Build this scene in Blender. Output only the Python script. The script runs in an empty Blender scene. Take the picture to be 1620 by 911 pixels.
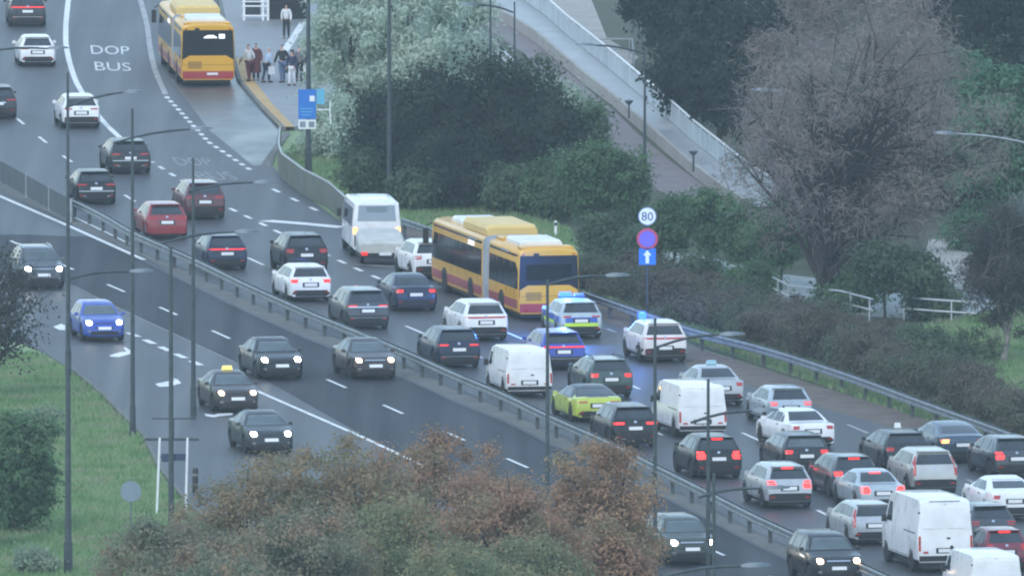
import bpy, bmesh, math, random
import numpy as np
from mathutils import Vector, Matrix
from mathutils.bvhtree import BVHTree
R = math.radians
sc = bpy.context.scene
C = sc.collection
random.seed(7)

# ------------------------------------------------------------------ camera, sky, sun, exposure
FPX, CAMH, CAMY = 32000.0, 66.0, -833.0
PITCH = math.atan(2535.5 / FPX)
cam = bpy.data.objects.new('camera', bpy.data.cameras.new('camera'))
C.objects.link(cam)
cam.location = (0, CAMY, CAMH)
cam.rotation_euler = (math.pi / 2 - PITCH, 0, 0)
cam.data.sensor_width = 36.0
cam.data.lens = FPX / 1620 * 36.0
cam.data.clip_start = 5
cam.data.clip_end = 5000
sc.camera = cam

SUN_EL, SUN_ROT = R(38), R(200)
w = bpy.data.worlds.new('World'); sc.world = w; w.use_nodes = True
nt = w.node_tree
sky = nt.nodes.new('ShaderNodeTexSky'); sky.sky_type = 'NISHITA'; sky.sun_disc = False
sky.sun_elevation = SUN_EL; sky.sun_rotation = SUN_ROT
sky.air_density = 1.4; sky.dust_density = 1.0; sky.ozone_density = 3.5
bg = nt.nodes['Background']; bg.inputs['Strength'].default_value = 0.13
cloud = nt.nodes.new('ShaderNodeMix'); cloud.data_type = 'RGBA'     # even overcast veil in front of the clear sky
cloud.inputs[0].default_value = .6; cloud.inputs[7].default_value = (2.5, 3.38, 4.35, 1)
nt.links.new(sky.outputs[0], cloud.inputs[6]); nt.links.new(cloud.outputs[2], bg.inputs[0])
sun = bpy.data.objects.new('sun', bpy.data.lights.new('sun', 'SUN')); C.objects.link(sun)
sun.data.energy = 0.5; sun.data.angle = R(25); sun.data.color = (1, .98, .95)
sd = Vector((math.sin(SUN_ROT) * math.cos(SUN_EL), math.cos(SUN_ROT) * math.cos(SUN_EL), math.sin(SUN_EL)))
sun.rotation_euler = sd.to_track_quat('Z', 'Y').to_euler()
sc.view_settings.view_transform = 'Standard'
sc.view_settings.look = 'None'
sc.view_settings.exposure = 1.32
sc.view_settings.gamma = 1.0
HAZE = 0.000105
sc.cycles.volume_bounces = 1
sc.cycles.max_bounces = 8
sc.cycles.filter_width = 2.1

# ------------------------------------------------------------------ helpers
def G(px, py, z=0.0):
    """point at height z seen at photograph pixel (px, py)"""
    f = Vector((0, math.cos(PITCH), -math.sin(PITCH))); u = Vector((0, math.sin(PITCH), math.cos(PITCH)))
    d = f + Vector((1, 0, 0)) * ((px - 810) / FPX) - u * ((py - 455.5) / FPX)
    t = (z - CAMH) / d.z
    return Vector((0, CAMY, CAMH)) + d * t
def ppm(py): return (py + 2080) / 66.0

def link(o, parent=None):
    C.objects.link(o)
    if parent is not None: o.parent = parent
    return o
def tag(o, label=None, cat=None, group=None, kind=None):
    if label: o['label'] = label
    if cat: o['category'] = cat
    if group: o['group'] = group
    if kind: o['kind'] = kind
    return o
def thing(name, label, cat, loc=(0, 0, 0), rz=0.0, group=None):
    o = bpy.data.objects.new(name, None); o.empty_display_size = .3
    link(o); o.location = loc; o.rotation_euler = (0, 0, rz)
    return tag(o, label, cat, group)

class MB:
    def __init__(s): s.v = []; s.f = []
    def add(s, vs, fs):
        n = len(s.v); s.v += [tuple(p) for p in vs]; s.f += [tuple(i + n for i in f) for f in fs]
    def box(s, c, d, rz=0.0, taper=1.0, rx=0.0, ry=0.0):
        x, y, z = d[0] / 2, d[1] / 2, d[2] / 2
        M = Matrix.Rotation(rz, 3, 'Z') @ Matrix.Rotation(ry, 3, 'Y') @ Matrix.Rotation(rx, 3, 'X')
        vs = []
        for k in (-1, 1):
            t = taper if k > 0 else 1
            for a, b in ((-1, -1), (1, -1), (1, 1), (-1, 1)):
                vs.append(Vector(c) + M @ Vector((a * x * t, b * y * t, k * z)))
        s.add(vs, [(0, 3, 2, 1), (4, 5, 6, 7), (0, 1, 5, 4), (1, 2, 6, 5), (2, 3, 7, 6), (3, 0, 4, 7)])
    def tube(s, pts, rad, n=8, cap=True):
        pts = [Vector(p) for p in pts]
        if not hasattr(rad, '__len__'): rad = [rad] * len(pts)
        rings = []
        ref = None
        for i, p in enumerate(pts):
            d = (pts[min(i + 1, len(pts) - 1)] - pts[max(i - 1, 0)]).normalized()
            a = Vector((0, 0, 1)) if abs(d.z) < .9 else Vector((1, 0, 0))
            u = d.cross(a).normalized(); v = d.cross(u)
            rings.append([p + (u * math.cos(2 * math.pi * k / n) + v * math.sin(2 * math.pi * k / n)) * rad[i] for k in range(n)])
        vs = [q for r in rings for q in r]; fs = []
        for i in range(len(pts) - 1):
            for k in range(n):
                k2 = (k + 1) % n
                fs.append((i * n + k, i * n + k2, (i + 1) * n + k2, (i + 1) * n + k))
        if cap:
            fs.append(tuple(range(n))[::-1]); fs.append(tuple((len(pts) - 1) * n + k for k in range(n)))
        s.add(vs, fs)
    def lathe(s, prof, n=16, axis='Z', c=(0, 0, 0)):
        vs = []; fs = []
        for r, h in prof:
            for k in range(n):
                a = 2 * math.pi * k / n
                p = (r * math.cos(a), r * math.sin(a), h)
                if axis == 'X': p = (h, r * math.cos(a), r * math.sin(a))
                if axis == 'Y': p = (r * math.cos(a), h, r * math.sin(a))
                vs.append(Vector(c) + Vector(p))
        for i in range(len(prof) - 1):
            for k in range(n):
                k2 = (k + 1) % n
                fs.append((i * n + k, i * n + k2, (i + 1) * n + k2, (i + 1) * n + k))
        fs.append(tuple(range(n))[::-1]); fs.append(tuple((len(prof) - 1) * n + k for k in range(n)))
        s.add(vs, fs)
    def loft(s, rings, closed=True, caps=True):
        n = len(rings[0]); vs = [p for r in rings for p in r]; fs = []
        for i in range(len(rings) - 1):
            for k in range(n if closed else n - 1):
                k2 = (k + 1) % n
                fs.append((i * n + k, i * n + k2, (i + 1) * n + k2, (i + 1) * n + k))
        if caps:
            fs.append(tuple(range(n))[::-1]); fs.append(tuple((len(rings) - 1) * n + k for k in range(n)))
        s.add(vs, fs)
    def prism(s, pts, z0, z1):
        n = len(pts)
        vs = [(p[0], p[1], z0) for p in pts] + [(p[0], p[1], z1) for p in pts]
        fs = [tuple(range(n))[::-1], tuple(range(n, 2 * n))] + [(k, (k + 1) % n, n + (k + 1) % n, n + k) for k in range(n)]
        s.add(vs, fs)
    def mesh(s, name):
        me = bpy.data.meshes.new(name); me.from_pydata(s.v, [], s.f); me.update()
        bm = bmesh.new(); bm.from_mesh(me)
        bmesh.ops.recalc_face_normals(bm, faces=bm.faces); bm.to_mesh(me); bm.free()
        return me
    def build(s, name, mat, parent=None, smooth=None):
        me = s.mesh(name)
        me.materials.append(mat)
        if smooth is not None:
            for p in me.polygons: p.use_smooth = True
            me.set_sharp_from_angle(angle=R(smooth))
        return link(bpy.data.objects.new(name, me), parent)

# ------------------------------------------------------------------ materials
MATS = {}
def mat(name, col, rough=.5, metal=0.0, coat=0.0, noise=0.0, nscale=3.0, emit=None, es=0.0, rvar=0.0, spec=.5, bump=0.0):
    if name in MATS: return MATS[name]
    m = bpy.data.materials.new(name); m.use_nodes = True
    n = m.node_tree; b = n.nodes['Principled BSDF']
    b.inputs['Base Color'].default_value = (*col, 1)
    b.inputs['Roughness'].default_value = rough; b.inputs['Metallic'].default_value = metal
    b.inputs['Coat Weight'].default_value = coat; b.inputs['Coat Roughness'].default_value = .08
    b.inputs['Specular IOR Level'].default_value = spec
    if noise or rvar or bump:
        tc = n.nodes.new('ShaderNodeTexCoord'); nz = n.nodes.new('ShaderNodeTexNoise')
        nz.inputs['Scale'].default_value = nscale; nz.inputs['Detail'].default_value = 6
        n.links.new(tc.outputs['Object'], nz.inputs['Vector'])
        if noise:
            mr = n.nodes.new('ShaderNodeMapRange'); mr.inputs[1].default_value = .3; mr.inputs[2].default_value = .7
            mr.inputs[3].default_value = 1 - noise; mr.inputs[4].default_value = 1 + noise
            n.links.new(nz.outputs[0], mr.inputs[0])
            mx = n.nodes.new('ShaderNodeVectorMath'); mx.operation = 'SCALE'
            mx.inputs[0].default_value = col
            n.links.new(mr.outputs[0], mx.inputs['Scale']); n.links.new(mx.outputs[0], b.inputs['Base Color'])
        if rvar:
            mr = n.nodes.new('ShaderNodeMapRange'); mr.inputs[1].default_value = .3; mr.inputs[2].default_value = .7
            mr.inputs[3].default_value = rough - rvar; mr.inputs[4].default_value = rough + rvar
            n.links.new(nz.outputs[0], mr.inputs[0]); n.links.new(mr.outputs[0], b.inputs['Roughness'])
        if bump:
            bp = n.nodes.new('ShaderNodeBump'); bp.inputs['Strength'].default_value = bump
            n.links.new(nz.outputs[0], bp.inputs['Height']); n.links.new(bp.outputs[0], b.inputs['Normal'])
    if emit:
        b.inputs['Emission Color'].default_value = (*emit, 1); b.inputs['Emission Strength'].default_value = es
    MATS[name] = m
    return m

def ground_mat(name, cols, scale, rough=.9, scale2=None, rvar=0.0, stretch=(1, 1, 1), bump=0.0, spec=.5, streak=0.0):
    """several real surface colours broken up by two scales of noise"""
    m = bpy.data.materials.new(name); m.use_nodes = True
    n = m.node_tree; b = n.nodes['Principled BSDF']; L = n.links
    tc = n.nodes.new('ShaderNodeTexCoord'); mp = n.nodes.new('ShaderNodeMapping')
    mp.inputs['Scale'].default_value = stretch; L.new(tc.outputs['Object'], mp.inputs[0])
    a = n.nodes.new('ShaderNodeTexNoise'); a.inputs['Scale'].default_value = scale; a.inputs['Detail'].default_value = 8
    a.inputs['Roughness'].default_value = .62
    L.new(mp.outputs[0], a.inputs['Vector'])
    a2 = n.nodes.new('ShaderNodeTexNoise'); a2.inputs['Scale'].default_value = scale2 or scale * 11; a2.inputs['Detail'].default_value = 6
    L.new(mp.outputs[0], a2.inputs['Vector'])
    mixf = n.nodes.new('ShaderNodeMix'); mixf.data_type = 'FLOAT'; mixf.inputs[0].default_value = .4
    L.new(a.outputs[0], mixf.inputs[2]); L.new(a2.outputs[0], mixf.inputs[3])
    cr = n.nodes.new('ShaderNodeValToRGB'); e = cr.color_ramp.elements
    while len(e) < len(cols): e.new(.5)
    for i, c in enumerate(cols):
        e[i].position = .36 + .28 * i / max(1, len(cols) - 1); e[i].color = (*c, 1)
    L.new(mixf.outputs[0], cr.inputs[0]); L.new(cr.outputs[0], b.inputs['Base Color'])
    b.inputs['Roughness'].default_value = rough; b.inputs['Specular IOR Level'].default_value = spec
    if streak:
        m2 = n.nodes.new('ShaderNodeMapping'); m2.inputs['Rotation'].default_value = (0, 0, R(-11)); m2.inputs['Scale'].default_value = (.75, .012, 1)
        L.new(tc.outputs['Object'], m2.inputs[0])
        sn = n.nodes.new('ShaderNodeTexNoise'); sn.inputs['Scale'].default_value = 1.0; sn.inputs['Detail'].default_value = 3; L.new(m2.outputs[0], sn.inputs['Vector'])
        sr = n.nodes.new('ShaderNodeMapRange'); sr.inputs[1].default_value = .35; sr.inputs[2].default_value = .65; sr.inputs[3].default_value = 1 - streak; sr.inputs[4].default_value = 1 + streak
        L.new(sn.outputs[0], sr.inputs[0]); vm = n.nodes.new('ShaderNodeVectorMath'); vm.operation = 'SCALE'
        L.new(cr.outputs[0], vm.inputs[0]); L.new(sr.outputs[0], vm.inputs['Scale']); L.new(vm.outputs[0], b.inputs['Base Color'])
    if rvar:
        mr = n.nodes.new('ShaderNodeMapRange'); mr.inputs[1].default_value = .38; mr.inputs[2].default_value = .62
        mr.inputs[3].default_value = rough - rvar; mr.inputs[4].default_value = rough + rvar
        L.new(sn.outputs[0] if streak else a.outputs[0], mr.inputs[0]); L.new(mr.outputs[0], b.inputs['Roughness'])
    if bump:
        bp = n.nodes.new('ShaderNodeBump'); bp.inputs['Strength'].default_value = bump; bp.inputs['Distance'].default_value = .05
        L.new(a2.outputs[0], bp.inputs['Height']); L.new(bp.outputs[0], b.inputs['Normal'])
    return m

def leaf_mat(name, cols, rough=.75):
    m = bpy.data.materials.new(name); m.use_nodes = True
    n = m.node_tree; b = n.nodes['Principled BSDF']; L = n.links
    g = n.nodes.new('ShaderNodeNewGeometry'); tc = n.nodes.new('ShaderNodeTexCoord')
    nz = n.nodes.new('ShaderNodeTexNoise'); nz.inputs['Scale'].default_value = .55; nz.inputs['Detail'].default_value = 3
    L.new(tc.outputs['Object'], nz.inputs['Vector'])
    mr = n.nodes.new('ShaderNodeMapRange'); mr.inputs[1].default_value = .37; mr.inputs[2].default_value = .63
    L.new(nz.outputs[0], mr.inputs[0])
    mf = n.nodes.new('ShaderNodeMix'); mf.data_type = 'FLOAT'; mf.inputs[0].default_value = .2
    L.new(mr.outputs[0], mf.inputs[2]); L.new(g.outputs['Random Per Island'], mf.inputs[3])
    cr = n.nodes.new('ShaderNodeValToRGB'); e = cr.color_ramp.elements
    while len(e) < len(cols): e.new(.5)
    for i, c in enumerate(cols):
        e[i].position = .15 + .7 * i / max(1, len(cols) - 1); e[i].color = (*c, 1)
    L.new(mf.outputs[0], cr.inputs[0]); L.new(cr.outputs[0], b.inputs['Base Color'])
    b.inputs['Roughness'].default_value = rough; b.inputs['Specular IOR Level'].default_value = .3
    tr = n.nodes.new('ShaderNodeBsdfTranslucent'); mx = n.nodes.new('ShaderNodeMixShader'); mx.inputs[0].default_value = .5
    L.new(cr.outputs[0], tr.inputs[0]); L.new(b.outputs[0], mx.inputs[1]); L.new(tr.outputs[0], mx.inputs[2])
    L.new(mx.outputs[0], n.nodes['Material Output'].inputs[0])
    return m

M_asphalt = ground_mat('wet_asphalt', [(.036, .038, .043), (.047, .049, .055), (.060, .062, .068)], .22, .50, 6.0, .05, (1, .35, 1), spec=.28, streak=.22)
M_asphalt_new = ground_mat('new_asphalt', [(.018, .020, .026), (.024, .026, .033), (.031, .033, .041)], .25, .62, 6.0, .08, (1, .35, 1), spec=.12, streak=.26)
M_line = ground_mat('road_paint', [(.45, .45, .44), (.72, .72, .70), (.78, .78, .76)], 1.2, .5, 14)
M_line_worn = ground_mat('worn_road_paint', [(.10, .10, .10), (.30, .30, .30), (.50, .50, .49)], 1.5, .6, 16)
M_concrete = ground_mat('median_concrete', [(.095, .092, .085), (.13, .127, .118), (.165, .16, .147)], .5, .8, 8)
M_paving = ground_mat('paving', [(.16, .165, .17), (.21, .215, .22), (.25, .25, .25)], .4, .55, 7, .1)
M_litter = ground_mat('leaf_litter', [(.075, .055, .045), (.12, .092, .075), (.155, .125, .105)], .6, .9, 7)
M_grass = ground_mat('grass_ground', [(.13, .21, .09), (.18, .27, .12), (.22, .30, .15), (.25, .28, .17)], .12, .95, 2.6)
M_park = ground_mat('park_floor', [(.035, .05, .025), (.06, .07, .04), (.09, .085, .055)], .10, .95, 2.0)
M_cycle = ground_mat('mauve_cycle_path', [(.13, .105, .105), (.17, .135, .135), (.20, .165, .16)], .3, .7, 5)
M_deck = ground_mat('ramp_deck', [(.24, .255, .26), (.30, .315, .32), (.36, .375, .38)], .25, .45, 5, .1)
M_sand = ground_mat('sandy_paving', [(.26, .24, .22), (.33, .31, .28), (.38, .36, .33)], .3, .8, 5)
M_pale = ground_mat('pale_paving', [(.19, .21, .205), (.26, .285, .275), (.31, .33, .32)], .4, .7, 5)
M_tactile = ground_mat('ochre_tactile', [(.36, .22, .08), (.46, .29, .11), (.52, .34, .14)], .9, .7, 9)

M_glass = mat('car_glass', (.020, .027, .034), .05, spec=.8, noise=.5, nscale=.9)  # colour mottling stands in for uneven reflections
M_glass_light = mat('pale_car_glass', (.075, .10, .11), .06, spec=.9, noise=.4, nscale=.9)  # same painted reflection mottling on a paler glass
M_black = mat('black_plastic', (.012, .012, .014), .55, noise=.2)
M_tyre = mat('tyre_rubber', (.012, .012, .013), .85, noise=.2, nscale=12)
M_rim = mat('rim_alloy', (.28, .28, .30), .35, .8, noise=.2, nscale=9)
M_chrome = mat('chrome_trim', (.62, .63, .65), .18, 1.0)
M_plate = mat('number_plate', (.72, .73, .74), .45, noise=.06, nscale=20)
M_tail = mat('tail_lens', (.30, .012, .012), .2, coat=.5, emit=(1, .05, .03), es=.05)
M_tail_run = mat('tail_lens_running', (.35, .015, .015), .2, coat=.5, emit=(1, .03, .02), es=.45)
M_brake = mat('brake_lens_lit', (.5, .02, .02), .2, emit=(1, .018, .015), es=2.4)
M_amber = mat('amber_lens_lit', (.6, .25, .03), .2, emit=(1, .28, .08), es=2.2)
M_head = mat('headlight_lit', (.9, .9, .85), .15, emit=(1, .92, .82), es=16)
M_head_warm = mat('headlight_warm', (.9, .8, .65), .15, emit=(1, .58, .30), es=6)
M_blue_light = mat('blue_beacon_lit', (.005, .015, .10), .3, emit=(.010, .045, 1), es=5)
M_pole = mat('galvanised_dark_pole', (.055, .07, .08), .55, .4, noise=.25, nscale=4)
M_pole_pale = mat('galvanised_pale_pole', (.30, .33, .35), .5, .4, noise=.2, nscale=4)
M_lamp = mat('lamp_housing', (.10, .13, .155), .45, .3, noise=.15)
M_rail = mat('guardrail_zinc', (.22, .245, .25), .5, .55, noise=.3, nscale=2.5)
M_railpost = mat('guardrail_post_zinc', (.10, .11, .115), .6, .4, noise=.3)
M_white = mat('white_enamel', (.74, .76, .77), .4, noise=.08)
M_bark = mat('bark', (.035, .030, .027), .9, noise=.4, nscale=5, bump=.4)
M_bark_pale = mat('pale_bark', (.22, .205, .19), .9, noise=.4, nscale=5, bump=.4)

PAINT = {
 'black': (.010, .011, .013), 'dark': (.022, .025, .030), 'navy': (.012, .020, .048), 'grey': (.055, .062, .072),
 'bluegrey': (.055, .085, .12), 'white': (.74, .75, .76), 'silver': (.42, .44, .46), 'paleblue': (.40, .46, .50),
 'beige': (.46, .46, .44), 'red': (.23, .018, .025), 'darkred': (.085, .012, .018), 'wine': (.15, .012, .03),
 'blue': (.015, .055, .36), 'midblue': (.02, .05, .34), 'green': (.05, .075, .07), 'brown': (.035, .026, .024),
 'lime': (.45, .54, .075), 'darkgreen': (.035, .045, .038), 'pearl': (.66, .62, .62)}
def paint(c):
    mt = .35 if c in ('silver', 'paleblue', 'grey', 'bluegrey', 'green', 'beige') else 0.0
    return mat('car_paint_' + c, PAINT[c], .30, mt, .25 if max(PAINT[c]) < .06 else .6, noise=.10, nscale=1.6, rvar=.06, spec=.35 if max(PAINT[c]) < .06 else .5)

# ------------------------------------------------------------------ ground, roads, markings
def sheet(name, px, z, m, label=None, parent=None, kind='structure', sub=True):
    pts = [G(a, b) for a, b in px]
    me = bpy.data.meshes.new(name)
    bm = bmesh.new()
    f = bm.faces.new([bm.verts.new((p.x, p.y, z)) for p in pts])
    if f.normal.z < 0: f.normal_flip()
    bmesh.ops.triangulate(bm, faces=bm.faces)
    bmesh.ops.recalc_face_normals(bm, faces=bm.faces)
    for f in bm.faces:
        if f.normal.z < 0: f.normal_flip()
    bm.to_mesh(me); bm.free(); me.materials.append(m)
    o = link(bpy.data.objects.new(name, me), parent)
    if parent is None: tag(o, label, None, None, kind)
    elif label: o['label'] = label
    return o

mb = MB(); mb.add([(-640, -640, -.06), (640, -640, -.06), (640, 640, -.06), (-640, 640, -.06)], [(0, 1, 2, 3)])
ground = mb.build('ground', M_grass); tag(ground, 'rough green grass ground of the verges and park', None, None, 'structure')

LEFT = [(-620, -140), (-260, 100), (0, 278), (110, 340), (210, 392), (300, 428), (390, 472), (480, 512), (560, 543), (640, 576), (720, 613),
        (800, 645), (870, 680), (950, 714), (1040, 760), (1120, 800), (1200, 842), (1300, 888), (1400, 935), (1560, 1010), (1900, 1180)]
RIGHT = [(300, -140), (335, -60), (346, 0), (362, 70), (378, 130), (410, 168), (446, 204), (440, 232), (430, 262), (470, 300), (545, 354), (640, 372), (700, 398),
         (800, 440), (920, 486), (1000, 530), (1100, 582), (1250, 630), (1460, 690), (1620, 748), (1900, 860)]
road_out = sheet('outbound_road', LEFT + RIGHT[::-1], -.004, M_asphalt, 'wet grey outbound carriageway full of queuing traffic')
UP = [(-620, -90), (-200, 172), (0, 300), (110, 352), (228, 406), (300, 446), (390, 490), (480, 530), (560, 562), (640, 595), (720, 632), (800, 664),
      (870, 699), (950, 733), (1040, 779), (1120, 819), (1200, 861), (1300, 907), (1400, 955), (1560, 1030), (1900, 1200)]
LOW = [(-620, 300), (-250, 420), (-60, 505), (60, 552), (110, 582), (165, 628), (228, 692), (252, 740), (300, 800), (400, 880), (550, 960), (700, 1040),
       (900, 1150), (1150, 1290), (1400, 1420)]
road_in = sheet('inbound_road', UP + LOW[::-1], -.008, M_asphalt, 'grey inbound carriageway with traffic coming towards the camera')
sheet('resurfaced_strip', [(-60, 371), (40, 371), (150, 375)] + [(p[0], p[1] + 4) for p in UP[5:]] + [(1480, 1120), (1000, 900), (720, 762), (578, 690), (380, 578), (215, 500), (120, 452), (40, 428), (-60, 424)], -.002, M_asphalt_new,
      'darker newly laid asphalt of the two inner lanes', road_in)
median = sheet('median_strip', LEFT + UP[::-1], -.012, M_concrete, 'pale concrete median strip under the guardrail')
VR = [(545, 354), (640, 372), (700, 398), (800, 440), (920, 486), (1000, 530), (1100, 582), (1250, 630), (1460, 690), (1620, 748), (1900, 860)]
VO = [(545, 346), (640, 356), (700, 376), (800, 416), (920, 460), (1000, 500), (1100, 548), (1250, 596), (1460, 660), (1620, 724), (1900, 840)]
sheet('verge_strip', VR + VO[::-1], -.016, M_litter, 'brown strip of wet leaf litter along the outer edge')

pav = [(346, 0), (362, 70), (378, 130), (410, 168), (446, 204), (470, 205), (520, 190), (530, 120), (540, 0), (540, -120), (305, -120), (335, -60)]
mb = MB(); mb.prism([G(*p) for p in pav], -.05, .13)
pavement = mb.build('pavement', M_paving); tag(pavement, 'grey paved bus stop platform', None, None, 'structure')
def ribbon(px, width, z, m, name, parent, zg=0.0):
    P = [G(a, b, zg) for a, b in px]
    mb = MB(); l, r = [], []
    for i, p in enumerate(P):
        d = (P[min(i + 1, len(P) - 1)] - P[max(i - 1, 0)]); n = Vector((-d.y, d.x, 0)).normalized() * width / 2
        l.append((p.x + n.x, p.y + n.y, z)); r.append((p.x - n.x, p.y - n.y, z))
    k = len(P)
    mb.add(l + r, [(i, k + i, k + i + 1, i + 1) for i in range(k - 1)])
    return mb.build(name, m, parent)
ribbon([(379, 92), (391, 128), (421, 166), (455, 201)], .66, .136, M_tactile, 'tactile_strip', pavement, .13)
ribbon([(480, 36), (447, 86)], .38, .136, M_line, 'guide_strip', pavement, .13)
ribbon([(427, 35), (500, 36)], .2, .136, M_line_worn, 'guide_strip', pavement, .13)
ribbon([(463, 70), (484, 71)], .5, .136, M_line_worn, 'guide_strip', pavement, .13)
def kerb(px, name='kerb', h=.14, wd=.18):
    P = [G(a, b) for a, b in px]; rings = []
    for i, p in enumerate(P):
        d = (P[min(i + 1, len(P) - 1)] - P[max(i - 1, 0)]); n = Vector((-d.y, d.x, 0)).normalized() * wd / 2
        rings.append([(p.x + n.x, p.y + n.y, -.04), (p.x + n.x, p.y + n.y, h - .02), (p.x + n.x * .8, p.y + n.y * .8, h), (p.x - n.x, p.y - n.y, h), (p.x - n.x, p.y - n.y, -.04)])
    mb = MB(); mb.loft(rings); return mb.build(name, M_concrete)
for px, lb in (([(335, -60), (347, 0), (363, 70), (379, 130), (411, 168), (449, 206)], 'concrete kerb edging the bus stop platform'),
               ([(110, 582), (165, 628), (228, 692), (252, 740), (300, 800), (400, 880)], 'concrete kerb between the left lawn and the inbound lanes')):
    tag(kerb(px, 'kerb', .145 if 'platform' in lb else .12), lb, None, None, 'structure')

ribbon([(455, 209), (434, 238), (417, 262)], .30, .003, M_concrete, 'gutter_strip', road_out)
def resample(P, step):
    out = [P[0].copy()]; acc = 0
    for a, b in zip(P, P[1:]):
        L = (b - a).length; t = step - acc
        while t <= L:
            out.append(a + (b - a) * (t / L)); t += step
        acc = (L - (t - step))
    return out
def polyat(P, s):
    for a, b in zip(P, P[1:]):
        L = (b - a).length
        if s <= L: return a + (b - a) * (s / L)
        s -= L
    return P[-1]
def dashes(px, width, dash, gap, phase, road, m=None, z=.004, anchor=None):
    P = [G(a, b) for a, b in px]; tot = sum((b - a).length for a, b in zip(P, P[1:]))
    if anchor is not None:   # a dash is centred on this pixel
        A = G(*anchor); best = min((( polyat(P, q * .25) - A).length, q * .25) for q in range(int(tot * 4)))[1]
        phase = (best - dash / 2) % (dash + gap)
    s = phase - (dash + gap)
    while s < tot:
        a, b = max(s, 0), min(s + dash, tot)
        if b - a > .4:
            p, q = polyat(P, a), polyat(P, b); n = Vector((-(q - p).y, (q - p).x, 0)).normalized() * width / 2
            mb = MB(); mb.add([(p.x + n.x, p.y + n.y, z), (p.x - n.x, p.y - n.y, z), (q.x - n.x, q.y - n.y, z), (q.x + n.x, q.y + n.y, z)], [(0, 1, 2, 3)])
            mb.build('lane_dash', m or M_line, road)
        s += dash + gap
def solid(px, width, road, m=None, z=.004):
    P = resample([G(a, b) for a, b in px], 2.0) + [G(*px[-1])]
    # smooth
    for _ in range(3): P = [P[0]] + [(P[i - 1] + P[i] * 2 + P[i + 1]) / 4 for i in range(1, len(P) - 1)] + [P[-1]]
    mb = MB(); l, r = [], []
    for i, p in enumerate(P):
        d = (P[min(i + 1, len(P) - 1)] - P[max(i - 1, 0)]); n = Vector((-d.y, d.x, 0)).normalized() * width / 2
        l.append((p.x + n.x, p.y + n.y, z)); r.append((p.x - n.x, p.y - n.y, z))
    k = len(P); mb.add(l + r, [(i, k + i, k + i + 1, i + 1) for i in range(k - 1)])
    return mb.build('lane_line', m or M_line, road)
M_wet = ground_mat('soaked_asphalt', [(.036, .038, .043), (.046, .048, .054), (.058, .06, .066)], .3, .34, 6.0, .06, (1, .35, 1), spec=.42)
sheet('wet_patch', [(255, 60), (272, 128), (330, 205), (400, 262), (425, 262), (436, 232), (440, 206), (405, 168), (374, 130), (358, 70), (345, 20), (300, 20)], .0, M_wet, 'soaked asphalt of the bus bay', road_out)
solid([(122, -80), (108, 0), (104, 40), (104, 70), (110, 100), (120, 130), (140, 163), (165, 195), (192, 220)], .26, road_out)
solid([(208, -80), (222, 0), (233, 40), (237, 75), (245, 112), (262, 150)], .26, road_out, M_line_worn)
dashes([(263, 153), (330, 225), (402, 273)], .22, 1.3, 1.4, 0, road_out)
dashes([(425, 296), (470, 318), (520, 342)], .2, 2.0, 3.4, 1.2, road_out)
dashes([(240, 256), (275, 278), (368, 332), (410, 352), (452, 373), (575, 430), (640, 458)], .2, 1.9, 2.3, 0, road_out, anchor=(368, 332))
solid([(420, 349), (480, 353), (545, 360)], .9, road_out)
solid([(562, 418), (625, 422)], .45, road_out, M_line_worn)
dashes([(-40, 135), (20, 182), (62, 217), (105, 251), (220, 323), (310, 368), (405, 414), (520, 465), (638, 514), (760, 565), (900, 625), (1060, 693), (1200, 760), (1400, 860), (1560, 935)],
       .14, 4, 8, 0, road_out, anchor=(405, 414))
dashes([(640, 458), (800, 525), (1000, 610), (1190, 691), (1400, 790), (1600, 890)], .14, 4, 8, 0, road_out, anchor=(1190, 691))
dashes([(960, 520), (1100, 575), (1358, 678), (1620, 800)], .14, 4, 8, 0, road_out, M_line_worn, anchor=(1358, 678))
solid([(118, 344), (165, 366), (205, 386)], .12, road_out, M_line)
solid([(-300, 165), (-20, 302), (110, 358), (228, 411)], .24, road_in)
dashes([(-60, 345), (90, 415), (140, 437), (212, 468), (289, 502), (367, 537), (534, 607), (621, 647), (712, 686), (800, 724), (1000, 812), (1190, 898), (1400, 995)], .14, 4, 8, 0, road_in, anchor=(534, 607))
dashes([(200, 525), (222, 534), (325, 581)], .30, 2.1, 1.4, .4, road_in)
solid([(340, 588), (415, 622), (578, 693), (720, 760), (1000, 895)], .20, road_in)
solid([(150, 470), (215, 500), (380, 577)], .06, road_in, M_line_worn)
for pts in ([(173, 562), (190, 557), (200, 556), (195, 550), (198, 549), (209, 556), (206, 560), (188, 565), (175, 564)],
            [(245, 607), (265, 603), (276, 602), (274, 598), (281, 600), (287, 606), (270, 611), (252, 612)],
            [(323, 654), (338, 656), (345, 654), (368, 653), (368, 656), (348, 658), (338, 660), (326, 658)],
            [(84, 517), (97, 512), (103, 515), (103, 522), (94, 522)]):
    sheet('lane_arrow', pts, .004, M_line, None, road_in)

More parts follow.
